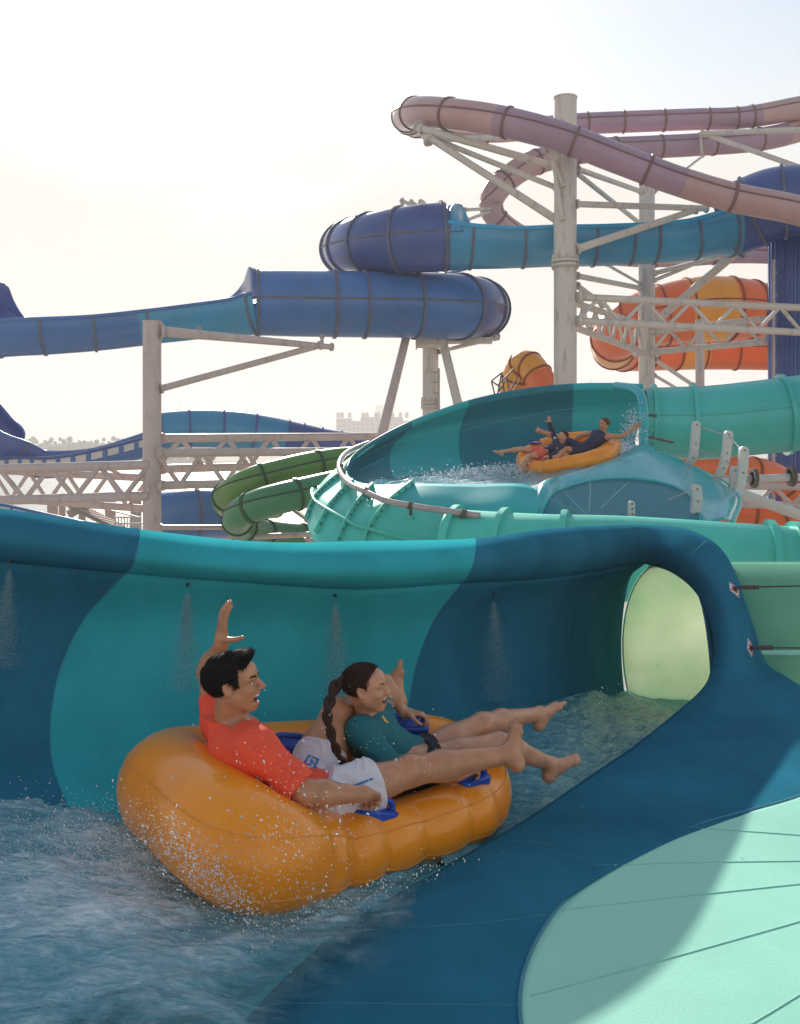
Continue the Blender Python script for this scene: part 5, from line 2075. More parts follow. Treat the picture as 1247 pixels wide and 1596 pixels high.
# hand rail with posts above the dip
rail = thing('guard_rail', 'blue rail with white panels climbing beside the low indigo slide', 'rail', P(150, 720, 39))
A = cr([tuple(P(*q)) for q in ((-20, 716, 38.5), (30, 713, 38.8), (75, 714, 39), (130, 706, 39.3), (190, 692, 39.8), (245, 677, 40.2))], 60)
tube_line('top_bar', A, .07, M_navy, rail, 8)
tube_line('bottom_bar', A - np.array([0, 0, .42]), .06, M_blue, rail, 8)
for k in range(2, 60, 5):
    g = Geo()
    g.box(Vector(A[k]) - Vector((0, 0, .21)), (.12, .08, .42))
    g.build('post', M_blue, rail)
    if k + 5 < 60:
        a, b = Vector(A[k]), Vector(A[k + 5])
        u = (b - a) * .16
        g = Geo()
        v = [a + u - Vector((0, .0, .07)), b - u - Vector((0, 0, .07)), b - u - Vector((0, 0, .36)), a + u - Vector((0, 0, .36))]
        g.add(v + [q + Vector((0, .03, 0)) for q in v], [(0, 1, 2, 3), (7, 6, 5, 4), (0, 4, 5, 1), (1, 5, 6, 2), (2, 6, 7, 3), (3, 7, 4, 0)])
        g.build('sky_gap_sheet', M_pvc, rail, False)  # added white sheet stands in for hazy sky seen between the posts
rail = thing('guard_rail', 'blue rail running down just above the dark left lip of the front flume', 'rail', P(120, 815, 26))
A = cr([tuple(P(*q)) for q in ((-30, 783, 26), (10, 788, 26), (60, 799, 26), (110, 810, 26), (160, 820, 26), (215, 826, 26))], 60)
tube_line('top_bar', A, .045, M_blue, rail, 8)
tube_line('bottom_bar', A - np.array([0, 0, .22]), .05, M_navy, rail, 8)
for k in range(2, 60, 6):
    g = Geo()
    g.box(Vector(A[k]) - Vector((0, 0, .11)), (.06, .05, .22))
    g.build('post', M_blue, rail)
    if k + 6 < 60:
        a, b = Vector(A[k]), Vector(A[k + 6])
        u = (b - a) * .12
        g = Geo()
        v = [a + u - Vector((0, .0, .04)), b - u - Vector((0, 0, .04)), b - u - Vector((0, 0, .18)), a + u - Vector((0, 0, .18))]
        g.add(v + [q + Vector((0, .02, 0)) for q in v], [(0, 1, 2, 3), (7, 6, 5, 4), (0, 4, 5, 1), (1, 5, 6, 2), (2, 6, 7, 3), (3, 7, 4, 0)])
        g.build('sky_gap_sheet', M_pvc, rail, False)  # pale sheet put in each gap to imitate the bright sky behind

slide('tube_slide', 'short cobalt blue tube bending down beside the left column under the lattice beam', [
    dict(pts=[(243, 811, 33), (262, 806, 33), (280, 802, 33.2), (320, 800, 33.6), (355, 806, 34.4), (372, 822, 35.5), (376, 850, 37)], r=[.88, .88, .87, .86, .8, .75, .7], mat=[M_blue, M_navy], bands=[(.55, 1, 1)], fl=[.03, .25, .55, .72], seam=(-80,), fh=.07)], group='big blue raft slides')

# green tubes
slide('tube_slide', 'upper green tube curving down at its left end beside the turquoise bend', [
    dict(pts=[(640, 705, 30), (560, 716, 29), (510, 722, 28.5), (460, 732, 28), (405, 747, 27.5), (368, 764, 27.8), (352, 780, 29), (372, 792, 31), (430, 790, 33)], r=[.40, .40, .41, .42, .42, .42, .42, .4, .38], mat=M_green, fl=[.1, .28, .43, .58, .72, .85], fmat=M_gflange, fh=.05, seam=(-70,), sr=.03)], group='twin green body slides')
slide('tube_slide', 'lower green tube doubling back under the upper one', [
    dict(pts=[(620, 735, 28), (560, 748, 27), (500, 762, 26.5), (440, 776, 26), (400, 788, 26), (372, 804, 26.5), (378, 822, 27.8), (420, 832, 29), (480, 836, 30), (560, 830, 31)], r=[.40, .40, .41, .41, .41, .41, .4, .38, .36, .36], mat=M_green2, fl=[.12, .3, .42, .52, .60, .70, .83], fmat=M_gflange, fh=.05, seam=(-70,), sr=.03)], group='twin green body slides')

# orange slides on the right
slide('water_slide', 'big orange and amber tube spiralling behind the lattice beams at right', [
    dict(pts=[(1330, 500, 52), (1250, 492, 51), (1200, 488, 50.5), (1150, 482, 50), (1100, 482, 49.8), (1050, 488, 49.8), (1000, 500, 50), (965, 520, 51), (955, 540, 53), (975, 548, 55.5), (1030, 548, 57), (1100, 547, 57.5), (1200, 548, 57.5), (1330, 552, 57.5)],
         r=[1.1, 1.3, 1.45, 1.6, 1.7, 1.6, 1.45, 1.3, 1.15, 1.1, 1.1, 1.1, 1.1, 1.1], mat=[M_orange, M_yellow], bands=[(.0, .10, 1), (.235, .30, 1), (.44, .5, 1), (.68, .73, 1)], n=200, fl=[.05, .09, .13, .165, .20, .235, .30, .34, .385, .44, .50, .56, .62, .68, .73, .79, .86], fmat=M_oflange, seam=(-80, 80), fh=.09),
    ], group='orange slides')
slide('water_slide', 'small orange slide with an open amber hood peeping over the turquoise rim', [
    dict(pts=[(800, 640, 47), (803, 600, 47), (812, 572, 46.5), (826, 570, 46), (842, 592, 45.5), (858, 625, 45), (866, 650, 45)], r=[.75, .72, .66, .66, .68, .7, .7], mat=[M_yellow, M_orange], bands=[(.62, 1, 1)], fl=[.12, .28, .4, .5, .62, .8], fmat=M_oflange, fh=.07)], group='orange slides')
slide('water_slide', 'red orange tube partly hidden behind the off-white brackets at right', [
    dict(pts=[(1060, 730, 30), (1110, 731, 30), (1160, 733, 30), (1205, 742, 30.5), (1240, 770, 31), (1240, 800, 31.5), (1190, 800, 32), (1120, 795, 32)], r=.42, mat=M_orange, fl=[.3, .5, .7, .85], fmat=M_oflange, fh=.05)], group='orange slides')

# dark blue corrugated tower slide on the right edge
tw = thing('slide_tower', 'dark navy corrugated slide shaft standing at the right edge', 'slide tower', P(1240, 690, 36) - Vector((0, 0, 12)))
cx, cyy = P(1248, 690, 36).x, 36.0
V, Fq = [], []
zt, zb = P(1248, 372, 36).z, 0
nA = 160
for z in (zb, zt):
    for i in range(nA):
        a = 2 * math.pi * i / nA
        rr_ = 1.12 * (1 + .025 * (1 if (i // 3) % 2 else -1))
        V.append((cx + rr_ * math.cos(a), cyy + rr_ * math.sin(a), z))
Fq = [(i, (i + 1) % nA, nA + (i + 1) % nA, nA + i) for i in range(nA)] + [tuple(range(nA, 2 * nA))]
o = mk('shaft', V, Fq, M_navy, tw)
autosmooth(o, 20)
for py in (420, 480, 545, 605, 720):
    T = sweep(np.array([(cx, cyy, P(0, py, 36).z - .05), (cx + .0001, cyy, P(0, py, 36).z + .05)]), 1.18, 0, 360, 40)
g = Geo()
g.cyl((P(1206, 690, 34.9).x, 34.9, 0), P(1206, 405, 34.9), .055, n=8)
g.build('guide_pole', M_galv, tw)
for py in range(420, 760, 36):
    g = Geo()
    a = P(1206, py, 34.9)
    g.cyl(a, a + Vector((.28, .45, -.05)), .03, n=6)
    g.build('rung_bracket', M_galv, tw)
# ================================================================== STEEL SUPPORTS


def beam(parent, name, a, b, r, mat=None, r1=None, n=10, plates=True):
    g = Geo()
    pa = P(*a) if len(a) == 3 and not isinstance(a, Vector) else a
    pb = P(*b) if len(b) == 3 and not isinstance(b, Vector) else b
    g.cyl(pa, pb, r, r1, n)
    if plates:
        d = (pb - pa).normalized()
        g.cyl(pa, pa + d * .05, r * 1.5, n=n)
        g.cyl(pb - d * .05, pb, (r1 or r) * 1.5, n=n)
    return g.build(name, mat or M_steel, parent)


def column(label, px, top, Y, r, mat=None, joints=(), n=32, taper=1.0):
    t = P(px, top, Y)
    root = thing('support_column', label, 'column', Vector((t.x, Y, 0)), 'steel columns holding the slides')
    g = Geo()
    g.cyl((t.x, Y, 0), t, r * taper, r, n)
    sh = g.build('shaft', mat or M_steel, root, True, 40)
    g = Geo()
    g.cyl(t, t + Vector((0, 0, .05)), r * 1.06, n=n)
    g.build('cap_plate', mat or M_steel, root)
    g = Geo()
    for a_ in (0.8, 3.9):
        g.cyl((t.x + r * math.cos(a_), Y + r * math.sin(a_), 0), (t.x + r * math.cos(a_), Y + r * math.sin(a_), t.z), .012, n=5)
    for py in joints:
        z = P(px, py, Y).z
        g = Geo()
        for dz in (-.11, .04):
            g.cyl((t.x, Y, z + dz), (t.x, Y, z + dz + .07), r * 1.24, n=n)
        for k in range(22):
            q = 2 * math.pi * k / 22
            g.cyl((t.x + r * 1.13 * math.cos(q), Y + r * 1.13 * math.sin(q), z - .19), (t.x + r * 1.13 * math.cos(q), Y + r * 1.13 * math.sin(q), z + .19), r * .045, n=6)
        for k in range(8):
            q = 2 * math.pi * k / 8
            g.box((t.x + r * 1.08 * math.cos(q), Y + r * 1.08 * math.sin(q), z + .2), (r * .16, r * .05, .22), Matrix.Rotation(q, 3, 'Z'))
        g.build('bolted_joint', mat or M_steel, root, True, 30)
    return root


c1 = column('tallest cream column, passing in front of the pink slide', 881, 154, 33, .39, None, (411,), 40)
c2 = column('shorter cream column behind the tall one at right', 1008, 284, 40, .33)
cL = column('thick cream column at left standing behind the teal front flume', 237, 503, 30, .285, M_steel2)
cB = column('cream column with tripod legs under the two blue tubes', 671, 425, 37.5, .31, None, (631,))
c5 = column('thin tan column right of the shorter cream column', 1091, 500, 44, .20, M_steel2)

A1 = 'brace'
# tall column: arms to the pink loop on the left
beam(c1, 'arm', (655, 200, 33.4), (868, 260, 33.1), .13)
beam(c1, 'arm', (665, 212, 33.8), (866, 292, 33.2), .10)
beam(c1, 'arm', (668, 214, 33.4), (868, 343, 33.2), .12, None, .15)
beam(c1, 'arm', (652, 196, 33.8), (670, 220, 33.4), .16)
beam(c1, 'arm', (672, 218, 36), (850, 212, 40), .11)
beam(c1, 'strut', (858, 237, 32.6), (878, 291, 32.55), .07)
beam(c1, 'strut', (860, 237, 32.6), (877, 343, 32.55), .07)
beam(c1, 'bracket_plate', (854, 236, 32.6), (868, 232, 33), .10)
# arms to the right
beam(c1, 'arm', (899, 263, 33.2), (1000, 299, 39.6), .10)
beam(c1, 'arm', (899, 270, 33.2), (1002, 352, 39.6), .09)
beam(c1, 'arm', (899, 318, 32.8), (1102, 325, 34.2), .11)
beam(c1, 'strut', (1085, 327, 34.1), (899, 388, 32.8), .11, None, .14)
beam(c1, 'arm', (899, 430, 33.2), (998, 449, 39.6), .10)
beam(c1, 'strut', (899, 445, 33.2), (940, 475, 35), .10)
# second column arms
beam(c2, 'arm', (1020, 426, 39.8), (1150, 392, 35.6), .10)
beam(c2, 'strut', (1018, 505, 39.6), (1152, 390, 35.6), .16)
beam(c2, 'arm', (1020, 437, 39.8), (1085, 410, 38), .08)
beam(c2, 'arm', (1020, 410, 39.8), (1090, 408, 39), .06)
beam(c2, 'arm', (945, 412, 37), (998, 442, 39.6), .06)
beam(c2, 'arm', (945, 412, 37), (998, 404, 39.6), .06)
beam(c2, 'strut', (1020, 300, 40), (1096, 243, 42), .05)
beam(c2, 'strut', (1022, 298, 40), (1060, 262, 42), .05)
beam(c2, 'strut', (1020, 560, 40), (1080, 600, 43.6), .09)
beam(c2, 'strut', (1020, 585, 40), (1080, 620, 43.6), .07)
g = Geo()
g.cyl(P(1004, 420, 39.5), P(1002, 500, 39.5), .05, n=8)
g.build('drain_pipe', M_galv, c2)
# tie beams at the upper right, held by something outside the frame
t = thing('steel_outrigger', 'slim cream V shaped arm under the mauve tubes at the upper right edge', 'support arm', P(1247, 230, 40))
beam(t, 'tube_member', (1094, 208, 42), (1300, 200, 38), .11)
beam(t, 'tube_member', (1100, 209, 42), (1300, 280, 38), .11)
beam(t, 'tube_member', (1092, 206, 42.2), (1094, 240, 42.5), .06)
# left column cantilever
beam(cL, 'arm', (250, 516, 29.9), (518, 541, 33.5), .17, M_steel2, .10)
beam(cL, 'strut', (250, 606, 29.9), (500, 538, 33.3), .11, M_steel2)
beam(cL, 'hanger', (502, 541, 33.3), (502, 524, 33.6), .06, M_galv)
beam(cL, 'hanger', (310, 520, 30.8), (310, 512, 33.6), .07, M_galv)
# tripod column
beam(cB, 'leg', (634, 522, 36.8), (560, 820, 34), .16, M_steel2, .2)
beam(cB, 'leg', (688, 522, 37.2), (745, 760, 36), .17, M_steel, .2)
beam(cB, 'arm', (648, 537, 37), (694, 537, 37), .14)
beam(cB, 'arm', (690, 533, 37.2), (776, 524, 38.5), .12)
beam(cB, 'strut', (772, 527, 38.3), (684, 548, 37.3), .08)
beam(cB, 'strut', (733, 417, 37), (685, 430, 37.5), .07)
g = Geo()
g.box(P(671, 530, 37), (1.15, .5, .30))
g.box(P(735, 531, 37.8), (1.6, .5, .22))
g.build('saddle_beam', M_steel, cB)
g = Geo()
g.cyl(P(684, 574, 37), P(684, 650, 37), .045, n=8)
for py in (580, 596, 612, 628):
    g.cyl(P(684, py, 37), P(676, py, 37.2), .03, n=6)
g.build('drain_pipe', M_galv, cB)
# little supports beside the upper loops
t = thing('pipe_support', 'cluster of cream pipe saddles above the navy tube end', 'support', P(665, 325, 38))
for a, b in (((627, 312, 38.5), (627, 330, 38.5)), ((626, 312, 38.5), (652, 326, 38)), ((640, 314, 38.5), (665, 330, 38)), ((655, 314, 39), (668, 322, 38.6)), ((665, 322, 38), (682, 320, 38)), ((650, 320, 38), (640, 335, 38)), ((660, 313, 39), (654, 322, 39))):
    beam(t, 'tube_member', a, b, .075)
t = thing('strut_pair', 'short pair of cream struts between the navy tube and the mauve curl', 'support arm', P(745, 335, 40))
beam(t, 'tube_member', (725, 327, 38), (770, 325, 41), .07)
beam(t, 'tube_member', (722, 345, 38), (768, 328, 41), .07)

# lattice beams


def truss(label, top, bot, n, r, mat, group='lattice beams between the columns', rd=None, root=None, flip=0):
    a0, a1 = P(*top[0]), P(*top[1])
    b0, b1 = P(*bot[0]), P(*bot[1])
    if root is None:
        root = thing('lattice_beam', label, 'lattice beam', (a0 + b0) / 2, group)
    for a, b in ((a0, a1), (b0, b1)):
        g = Geo()
        g.cyl(a, b, r, n=12)
        g.build('chord', mat, root)
    rd = rd or r * .55
    for i in range(n):
        g = Geo()
        t0, t1 = i / n, (i + 1) / n
        if (i + flip) % 2:
            p, q = a0.lerp(a1, t0), b0.lerp(b1, t1)
        else:
            p, q = b0.lerp(b1, t0), a0.lerp(a1, t1)
        g.cyl(p, q, rd, n=8)
        g.build('diagonal', mat, root)
    return root


def plates(root, pts, mat, s=.22):
    for q in pts:
        g = Geo()
        c = P(*q)
        g.cyl(c - Vector((.06, 0, 0)), c + Vector((.06, 0, 0)), s, n=14)
        for k in range(8):
            a = 2 * math.pi * k / 8
            g.cyl(c + Vector((-.12, s * .75 * math.cos(a), s * .75 * math.sin(a))), c + Vector((.12, s * .75 * math.cos(a), s * .75 * math.sin(a))), .03, n=6)
        g.build('end_plate', mat, root)


tl = truss('pinkish cream lattice beam left of the thick left column', [(-120, 734, 29), (232, 724.5, 29.8)], [(-120, 783, 29), (232, 773, 29.8)], 9, .15, M_steel2)
truss('', [(-120, 728, 34), (232, 745, 30.2)], [(-120, 768, 34), (232, 793, 30.2)], 12, .12, M_steel2, root=tl, flip=1)
for i in range(6):
    g = Geo()
    t = i / 5
    g.cyl(P(-120, 734, 29).lerp(P(232, 724, 29.8), t), P(-120, 728, 34).lerp(P(232, 745, 30.2), min(1, t + .1)), .06, n=8)
    g.build('cross_tie', M_steel2, tl)
tr = truss('pinkish cream lattice beam right of the thick left column, running behind the green tubes', [(244, 683, 30.2), (600, 680, 36)], [(244, 731, 30.2), (600, 722, 36)], 11, .14, M_steel2)
truss('', [(244, 706, 29.8), (600, 703, 34)], [(244, 757, 29.8), (600, 748, 34)], 11, .14, M_steel2, root=tr, flip=1)
plates(tr, [(252, 683, 30.2), (252, 731, 30.2), (251, 706, 29.8), (251, 757, 29.8)], M_steel2, .17)
tq = truss('cream lattice beam running right from the tall column to the navy shaft', [(898, 463, 32.8), (1420, 488, 34)], [(898, 500, 32.8), (1420, 527, 34)], 15, .125, M_steel)
plates(tq, [(904, 463, 32.8), (904, 500, 32.8)], M_steel, .2)
tp = truss('cream lattice beam linking the tall column with the shorter one', [(898, 473, 33.3), (1002, 507, 39.6)], [(898, 511, 33.3), (1002, 550, 39.6)], 12, .12, M_steel)
ts = truss('cream lattice beam from the shorter column back towards the navy shaft', [(1016, 517, 39.6), (1420, 472, 33.5)], [(1016, 549, 39.6), (1420, 512, 33.5)], 13, .125, M_steel)
plates(ts, [(1024, 517, 39.5), (1024, 549, 39.5), (992, 519, 39.3), (992, 549, 39.3)], M_steel, .2)
tz = truss('weathered lattice beam low at right behind the off-white brackets', [(1120, 757, 25), (1420, 761, 27)], [(1120, 786, 25), (1420, 790, 27)], 11, .10, M_steel2)
t = thing('support_pipe', 'grey horizontal pipe with clamps above the low right lattice beam', 'pipe', P(1190, 740, 25))
beam(t, 'pipe', (1115, 748, 24), (1420, 738, 25), .10, M_pvc)
beam(t, 'clamp', (1172, 745, 24.1), (1178, 745, 24.1), .17, M_bolt)
beam(t, 'clamp', (1230, 742, 24.4), (1237, 742, 24.4), .18, M_bolt)
beam(t, 'brace', (1150, 768, 22), (1300, 822, 23), .13, M_pvc)
# low props behind the front flume
for k, (a, b, lb) in enumerate((((250, 822, 29.5), (372, 822, 30.5), 'slim horizontal cream strut under the short cobalt tube'), ((370, 838, 28), (500, 832, 27), 'slim cream strut low behind the teal flume, under the green tubes'))):
    t = thing('support_strut', lb, 'strut', P(*a))
    beam(t, 'tube_member', a, b, .08, M_steel2)
t = thing('steel_trestle', 'pinkish steel frame of posts and crossed struts below the green tubes', 'support frame', P(400, 860, 30))
for a, b in (((372, 830, 30), (372, 1000, 30)), ((440, 840, 31), (440, 1000, 31)), ((482, 838, 28), (482, 1000, 28)), ((330, 850, 30), (372, 832, 30)), ((372, 832, 30), (410, 855, 30)), ((410, 840, 30), (470, 860, 30)), ((452, 790, 27.5), (480, 810, 26.5)), ((300, 1000, 31), (292, 845, 31))):
    beam(t, 'member', a, b, .11 if abs(a[1] - b[1]) > 100 else .07, M_steel2, n=8)
t = thing('lattice_mast', 'tangle of thin steel rods beside the small orange slide', 'mast', P(785, 615, 44))
for a, b in (((766, 594, 44), (782, 581, 44)), ((782, 581, 44), (786, 612, 44)), ((766, 594, 44), (772, 618, 44)), ((766, 594, 44), (784, 606, 44)), ((772, 618, 44), (790, 590, 44)), ((782, 581, 44), (776, 612, 44)), ((776, 600, 44.5), (800, 575, 44.5)), ((790, 620, 44), (805, 588, 44.5)), ((795, 618, 44), (790, 585, 44)), ((800, 612, 44.4), (812, 590, 44.4))):
    beam(t, 'rod', a, b, .035, M_bolt, n=6, plates=False)

# ================================================================== SERVICE DECKS BEHIND THE LEFT BEAM
M_conc = plastic('pinkish_concrete', (0.42, 0.33, 0.29), 0.8, 0.1, 1.0, 0, 0.02, 10, dirt=.1)
st = thing('stair_tower', 'pale service stair with railings low behind the left lattice beam', 'stair', Vector((P(150, 800, 60).x, 60, 0)))
for px in (82, 97, 128, 172, 212):
    g = Geo()
    q = P(px, 776, 60 + (px % 7))
    g.cyl((q.x, q.y, 0), q, .35 if px in (82, 172, 212) else .22, n=12)
    g.build('post', M_conc, st)
g = Geo()
for i in range(16):
    g.box(P(120 + i * 4.2, 790 + i * 2.1, 58), (.5, 1.6, .12))
g.build('flight_of_steps', M_conc, st, False)
g = Geo()
a, b = P(108, 802, 58), P(142, 782, 58)
g.cyl(a, b, .35, n=4)
g.build('raking_beam', M_conc, st)
for (a, b) in (((150, 790, 57), (215, 806, 57)), ((150, 782, 57), (215, 798, 57)), ((178, 806, 57), (220, 806, 57)), ((178, 816, 57), (222, 816, 57))):
    beam(st, 'hand_rail', a, b, .05, M_steel, plates=False)
for k in range(9):
    beam(st, 'baluster', (180 + k * 4.6, 806, 57), (180 + k * 4.6, 824, 57), .045, M_steel, plates=False, n=6)
dk = thing('service_deck', 'low pinkish concrete deck behind the left lattice beam', 'deck', Vector((P(120, 830, 66).x, 66, 0)))
g = Geo()
g.box(P(100, 838, 66) , (26, 8, .9))
g.build('slab', M_conc, dk, False)

# ================================================================== GROUND, SEA, FAR SHORE
M_ground = plastic('sandy_paving', (0.36, 0.32, 0.28), 0.85, 0.15, .15, 0, 0.02, 4)
o = mk('ground', [(-400, -60, 0), (400, -60, 0), (400, 130, 0), (-400, 130, 0)], [(0, 1, 2, 3)], M_ground)
structure(o)
M_sea = bpy.data.materials.new('hazy_sea')
M_sea.use_nodes = True
nt = M_sea.node_tree
b = nt.nodes['Principled BSDF']
b.inputs['Base Color'].default_value = (0.10, 0.17, 0.18, 1)
b.inputs['Roughness'].default_value = .25
b.inputs['IOR'].default_value = 1.33
nz = nt.nodes.new('ShaderNodeTexNoise')
nz.inputs['Scale'].default_value = .35
nz.inputs['Detail'].default_value = 5
tc = nt.nodes.new('ShaderNodeTexCoord')
bp = nt.nodes.new('ShaderNodeBump')
bp.inputs['Strength'].default_value = .5
bp.inputs['Distance'].default_value = .6
nt.links.new(tc.outputs['Object'], nz.inputs['Vector'])
nt.links.new(nz.outputs['Fac'], bp.inputs['Height'])
nt.links.new(bp.outputs['Normal'], b.inputs['Normal'])
o = mk('sea', [(-6000, 130.01, -1.2), (6000, 130.01, -1.2), (6000, 9000, -1.2), (-6000, 9000, -1.2)], [(0, 1, 2, 3)], M_sea)
structure(o)
o = mk('sea_wall', [(-400, 130, -1.2), (400, 130, -1.2), (400, 130, 0), (-400, 130, 0)], [(0, 1, 2, 3)], M_conc)
solidify(o, .3)
structure(o)

# far shore: wooded bank on the left
M_wood = plastic('hazy_foliage', (0.06, 0.075, 0.045), 0.9, 0.3, .1, 0, 0)
g = Geo()
rr2 = random.Random(3)
for i in range(900):
    px = rr2.uniform(-80, 330)
    Y = rr2.uniform(560, 660)
    hgt = (7.5 + 3.0 * noise.noise(Vector((px * .03, 0, 0))) + rr2.uniform(-1, 2.5))
    c = P(px, 690, Y)
    g.ball((c.x, Y, hgt * rr2.uniform(.3, 1.0) + 1), rr2.uniform(1.6, 3.4), 6, 4, (1.2, 1, rr2.uniform(.7, 1.1)))
for i in range(60):
    px = rr2.uniform(-60, 320)
    Y = rr2.uniform(560, 600)
    c = P(px, 690, Y)
    g.ball((c.x, Y, 12.5 + rr2.uniform(-1, 2.2)), rr2.uniform(1.0, 1.8), 6, 4)
o = g.build('far_wood', M_wood, None, False, loc=(-190, 600, 0))
o['kind'] = 'stuff'
M_land = plastic('far_shore_land', (0.25, 0.20, 0.15), 0.9, 0.2, .02, 0, 0)
g = Geo()
g.box((-170, 640, -.2), (520, 180, 2.6))
g.box((40, 760, -.2), (460, 160, 2.4))
o = g.build('far_shore', M_land, None, False, loc=(-100, 650, 0))
structure(o)

# distant hotel and towers
M_wallf = plastic('sandstone_facade', (0.42, 0.35, 0.30), 0.85, 0.06, .05, 0, 0)
M_win = plastic('dark_window', (0.10, 0.10, 0.11), 0.3, 0.1, 1, 0, 0)


def block(parent, px0, px1, py, Y, dep=14, base=0):
    a, b = P(px0, py, Y), P(px1, py, Y)
    g = Geo()
    g.box(((a.x + b.x) / 2, Y + dep / 2, (a.z + base) / 2), (b.x - a.x, dep, a.z - base))
    o = g.build('wall', M_wallf, parent, False)
    g = Geo()
    z = a.z - 2.2
    while z > 3:
        n = max(2, int((b.x - a.x) / 3.2))
        for k in range(n):
            x = a.x + (k + .5) * (b.x - a.x) / n
            g.box((x, Y - .03, z), (1.5, .16, 1.5))
        z -= 3.4
    if g.v:
        g.build('window', M_win, o, False)
    return a, b


ht = thing('hotel', 'wide pale hotel with domed corner turrets fading in the haze behind the bend', 'hotel', Vector((P(580, 690, 720).x, 720, 0)))
for x0, x1, y in ((524, 548, 652), (548, 562, 656), (562, 592, 650), (592, 606, 655), (606, 628, 650), (628, 645, 656)):
    block(ht, x0, x1, y, 720)
for px in (527, 533, 545, 566, 572, 586, 590, 612, 624, 634):
    g = Geo()
    c = P(px, 650, 719)
    g.box((c.x, 719, c.z + .8), (2.6, 2.6, 2.6))
    g.ball((c.x, 719, c.z + 2.1), 1.5, 10, 6)
    g.cyl((c.x, 719, c.z + 3.3), (c.x, 719, c.z + 4.8), .25, .05, 6)
    g.build('turret', M_wallf, ht, True)
t = thing('tower_block', 'faint square tower rising behind the distant hotel', 'tower', Vector((P(593, 690, 1500).x, 1500, 0)), 'towers fading in the haze')
block(t, 585, 600, 630, 1500, 20)
for (px, lab) in ((280, 'left one of two faint slender towers seen right of the thick left column'), (308, 'right one of two faint slender towers seen right of the thick left column')):
    t = thing('tower_block', lab, 'tower', Vector((P(px, 690, 1700).x, 1700, 0)), 'towers fading in the haze')
    block(t, px - 5, px + 5, 640, 1700, 16)
    g = Geo()
    q = P(px, 640, 1708)
    g.cyl(q, q + Vector((0, 0, 15)), 5.2, .4, 8)
    g.build('spire', M_wallf, t)
t = thing('tower_block', 'faint small tower with a spire between the tall and shorter cream columns', 'tower', Vector((P(921, 690, 1500).x, 1500, 0)), 'towers fading in the haze')
block(t, 917, 926, 600, 1500, 14)
g = Geo()
q = P(921.5, 600, 1507)
g.cyl(q, q + Vector((0, 0, 12)), 3.4, .3, 8)
g.build('spire', M_wallf, t)

# air
M_air = bpy.data.materials.new('pale_haze')
M_air.use_nodes = True
nt = M_air.node_tree
nt.nodes.remove(nt.nodes['Principled BSDF'])
pv = nt.nodes.new('ShaderNodeVolumePrincipled')
pv.inputs['Color'].default_value = (.95, .93, .92, 1)
pv.inputs['Density'].default_value = HAZE
pv.inputs['Anisotropy'].default_value = .2
nt.links.new(pv.outputs[0], nt.nodes['Material Output'].inputs['Volume'])
g = Geo()
g.box((0, 4400, 44), (12400, 9400, 94.4))
o = g.build('haze', M_air, None, False, loc=(0, 4400, 0))
o['kind'] = 'stuff'
# ================================================================== CAMERA, SKY, SUN
cam = bpy.data.cameras.new('camera')
co = bpy.data.objects.new('camera', cam)
C.objects.link(co)
co.location = (0, 0, HC)
co.rotation_euler = (R(90), 0, 0)
cam.sensor_fit = 'VERTICAL'
cam.sensor_height = 36
cam.lens = F / 1596 * 36
cam.shift_y = -(1596 / 2 - HY) / 1596
cam.clip_start = .05
cam.clip_end = 20000
SC.camera = co

SUN_EL, SUN_AZ = 24.6, -10.0                    # degrees; azimuth from +Y towards +X
sd = Vector((math.cos(R(SUN_EL)) * math.sin(R(SUN_AZ)), math.cos(R(SUN_EL)) * math.cos(R(SUN_AZ)), math.sin(R(SUN_EL))))
l = bpy.data.lights.new('sun', 'SUN')
l.energy = 4.6
l.angle = R(0.6)
l.color = (1.0, .93, .82)
lo = bpy.data.objects.new('sun', l)
C.objects.link(lo)
lo.rotation_euler = sd.to_track_quat('Z', 'Y').to_euler()

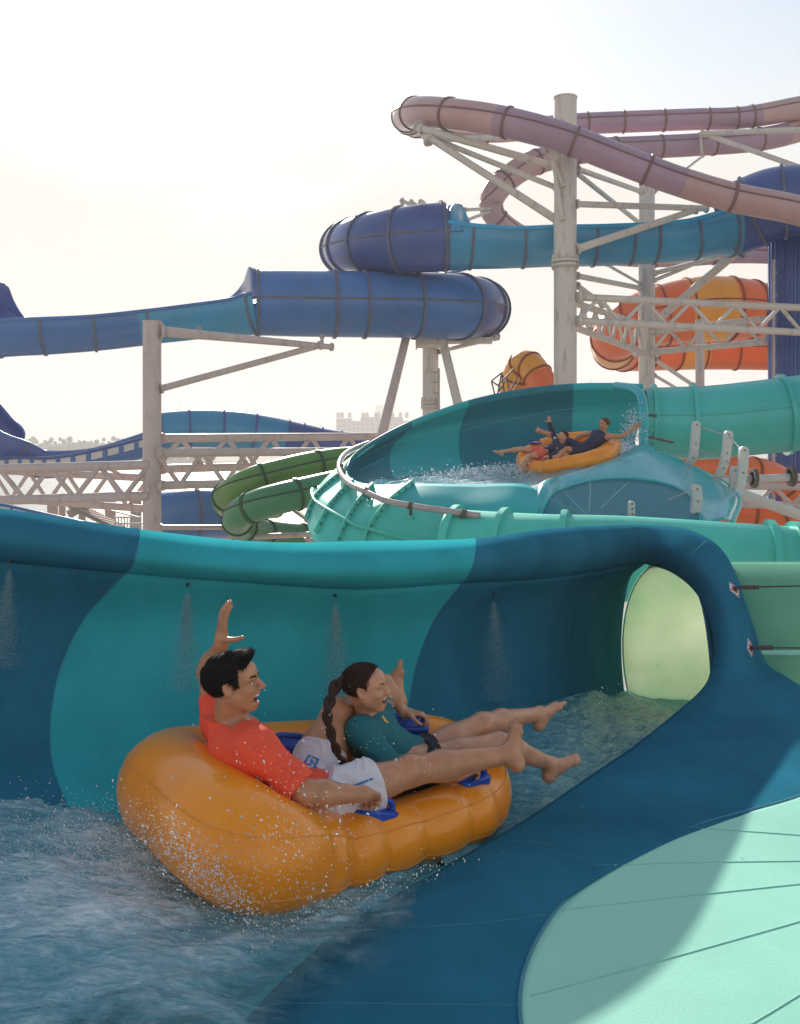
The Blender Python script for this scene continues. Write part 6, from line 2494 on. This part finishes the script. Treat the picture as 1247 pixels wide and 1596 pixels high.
w = bpy.data.worlds.new('World')
SC.world = w
w.use_nodes = True
nt = w.node_tree
bg = nt.nodes['Background']
sky = nt.nodes.new('ShaderNodeTexSky')
sky.sky_type = 'NISHITA'
sky.sun_disc = False
sky.sun_elevation = R(SUN_EL)
sky.sun_rotation = R(SUN_AZ)
sky.altitude = 0
sky.air_density = 1.3
sky.dust_density = 0.5
sky.ozone_density = 1.0
# thin high cloud and a hazy white veil, thicker towards the horizon
tc = nt.nodes.new('ShaderNodeTexCoord')
mp = nt.nodes.new('ShaderNodeMapping')
mp.inputs['Scale'].default_value = (1, 1, 2.2)
nz = nt.nodes.new('ShaderNodeTexNoise')
nz.inputs['Scale'].default_value = 4.2
nz.inputs['Detail'].default_value = 7
nz.inputs['Roughness'].default_value = .55
nz.inputs['Distortion'].default_value = .3
mr = nt.nodes.new('ShaderNodeMapRange')
mr.inputs[1].default_value = .42
mr.inputs[2].default_value = .74
mr.inputs[3].default_value = 0.0
mr.inputs[4].default_value = .40
L = nt.links.new
L(tc.outputs['Generated'], mp.inputs['Vector'])
L(mp.outputs[0], nz.inputs['Vector'])
L(nz.outputs['Fac'], mr.inputs[0])
sx = nt.nodes.new('ShaderNodeSeparateXYZ')
L(tc.outputs['Generated'], sx.inputs[0])
el = nt.nodes.new('ShaderNodeMapRange')
el.interpolation_type = 'SMOOTHSTEP'
el.inputs[1].default_value = .14
el.inputs[2].default_value = .50
el.inputs[3].default_value = 1.0
el.inputs[4].default_value = .0
L(sx.outputs['Z'], el.inputs[0])
mxm = nt.nodes.new('ShaderNodeMath')
mxm.operation = 'ADD'
mxm.use_clamp = True
L(el.outputs[0], mxm.inputs[0])
L(mr.outputs[0], mxm.inputs[1])
mx = nt.nodes.new('ShaderNodeMix')
mx.data_type = 'RGBA'
L(mxm.outputs[0], mx.inputs[0])
L(sky.outputs[0], mx.inputs[6])
mx.inputs[7].default_value = (6.1, 5.75, 5.3, 1)
L(mx.outputs[2], bg.inputs['Color'])
bg.inputs['Strength'].default_value = 0.083

SC.view_settings.view_transform = 'Standard'
SC.view_settings.look = 'None'
SC.view_settings.exposure = EXPO
SC.view_settings.gamma = 1
SC.cycles.max_bounces = 8
SC.cycles.use_denoising = True
SC.cycles.volume_bounces = 0
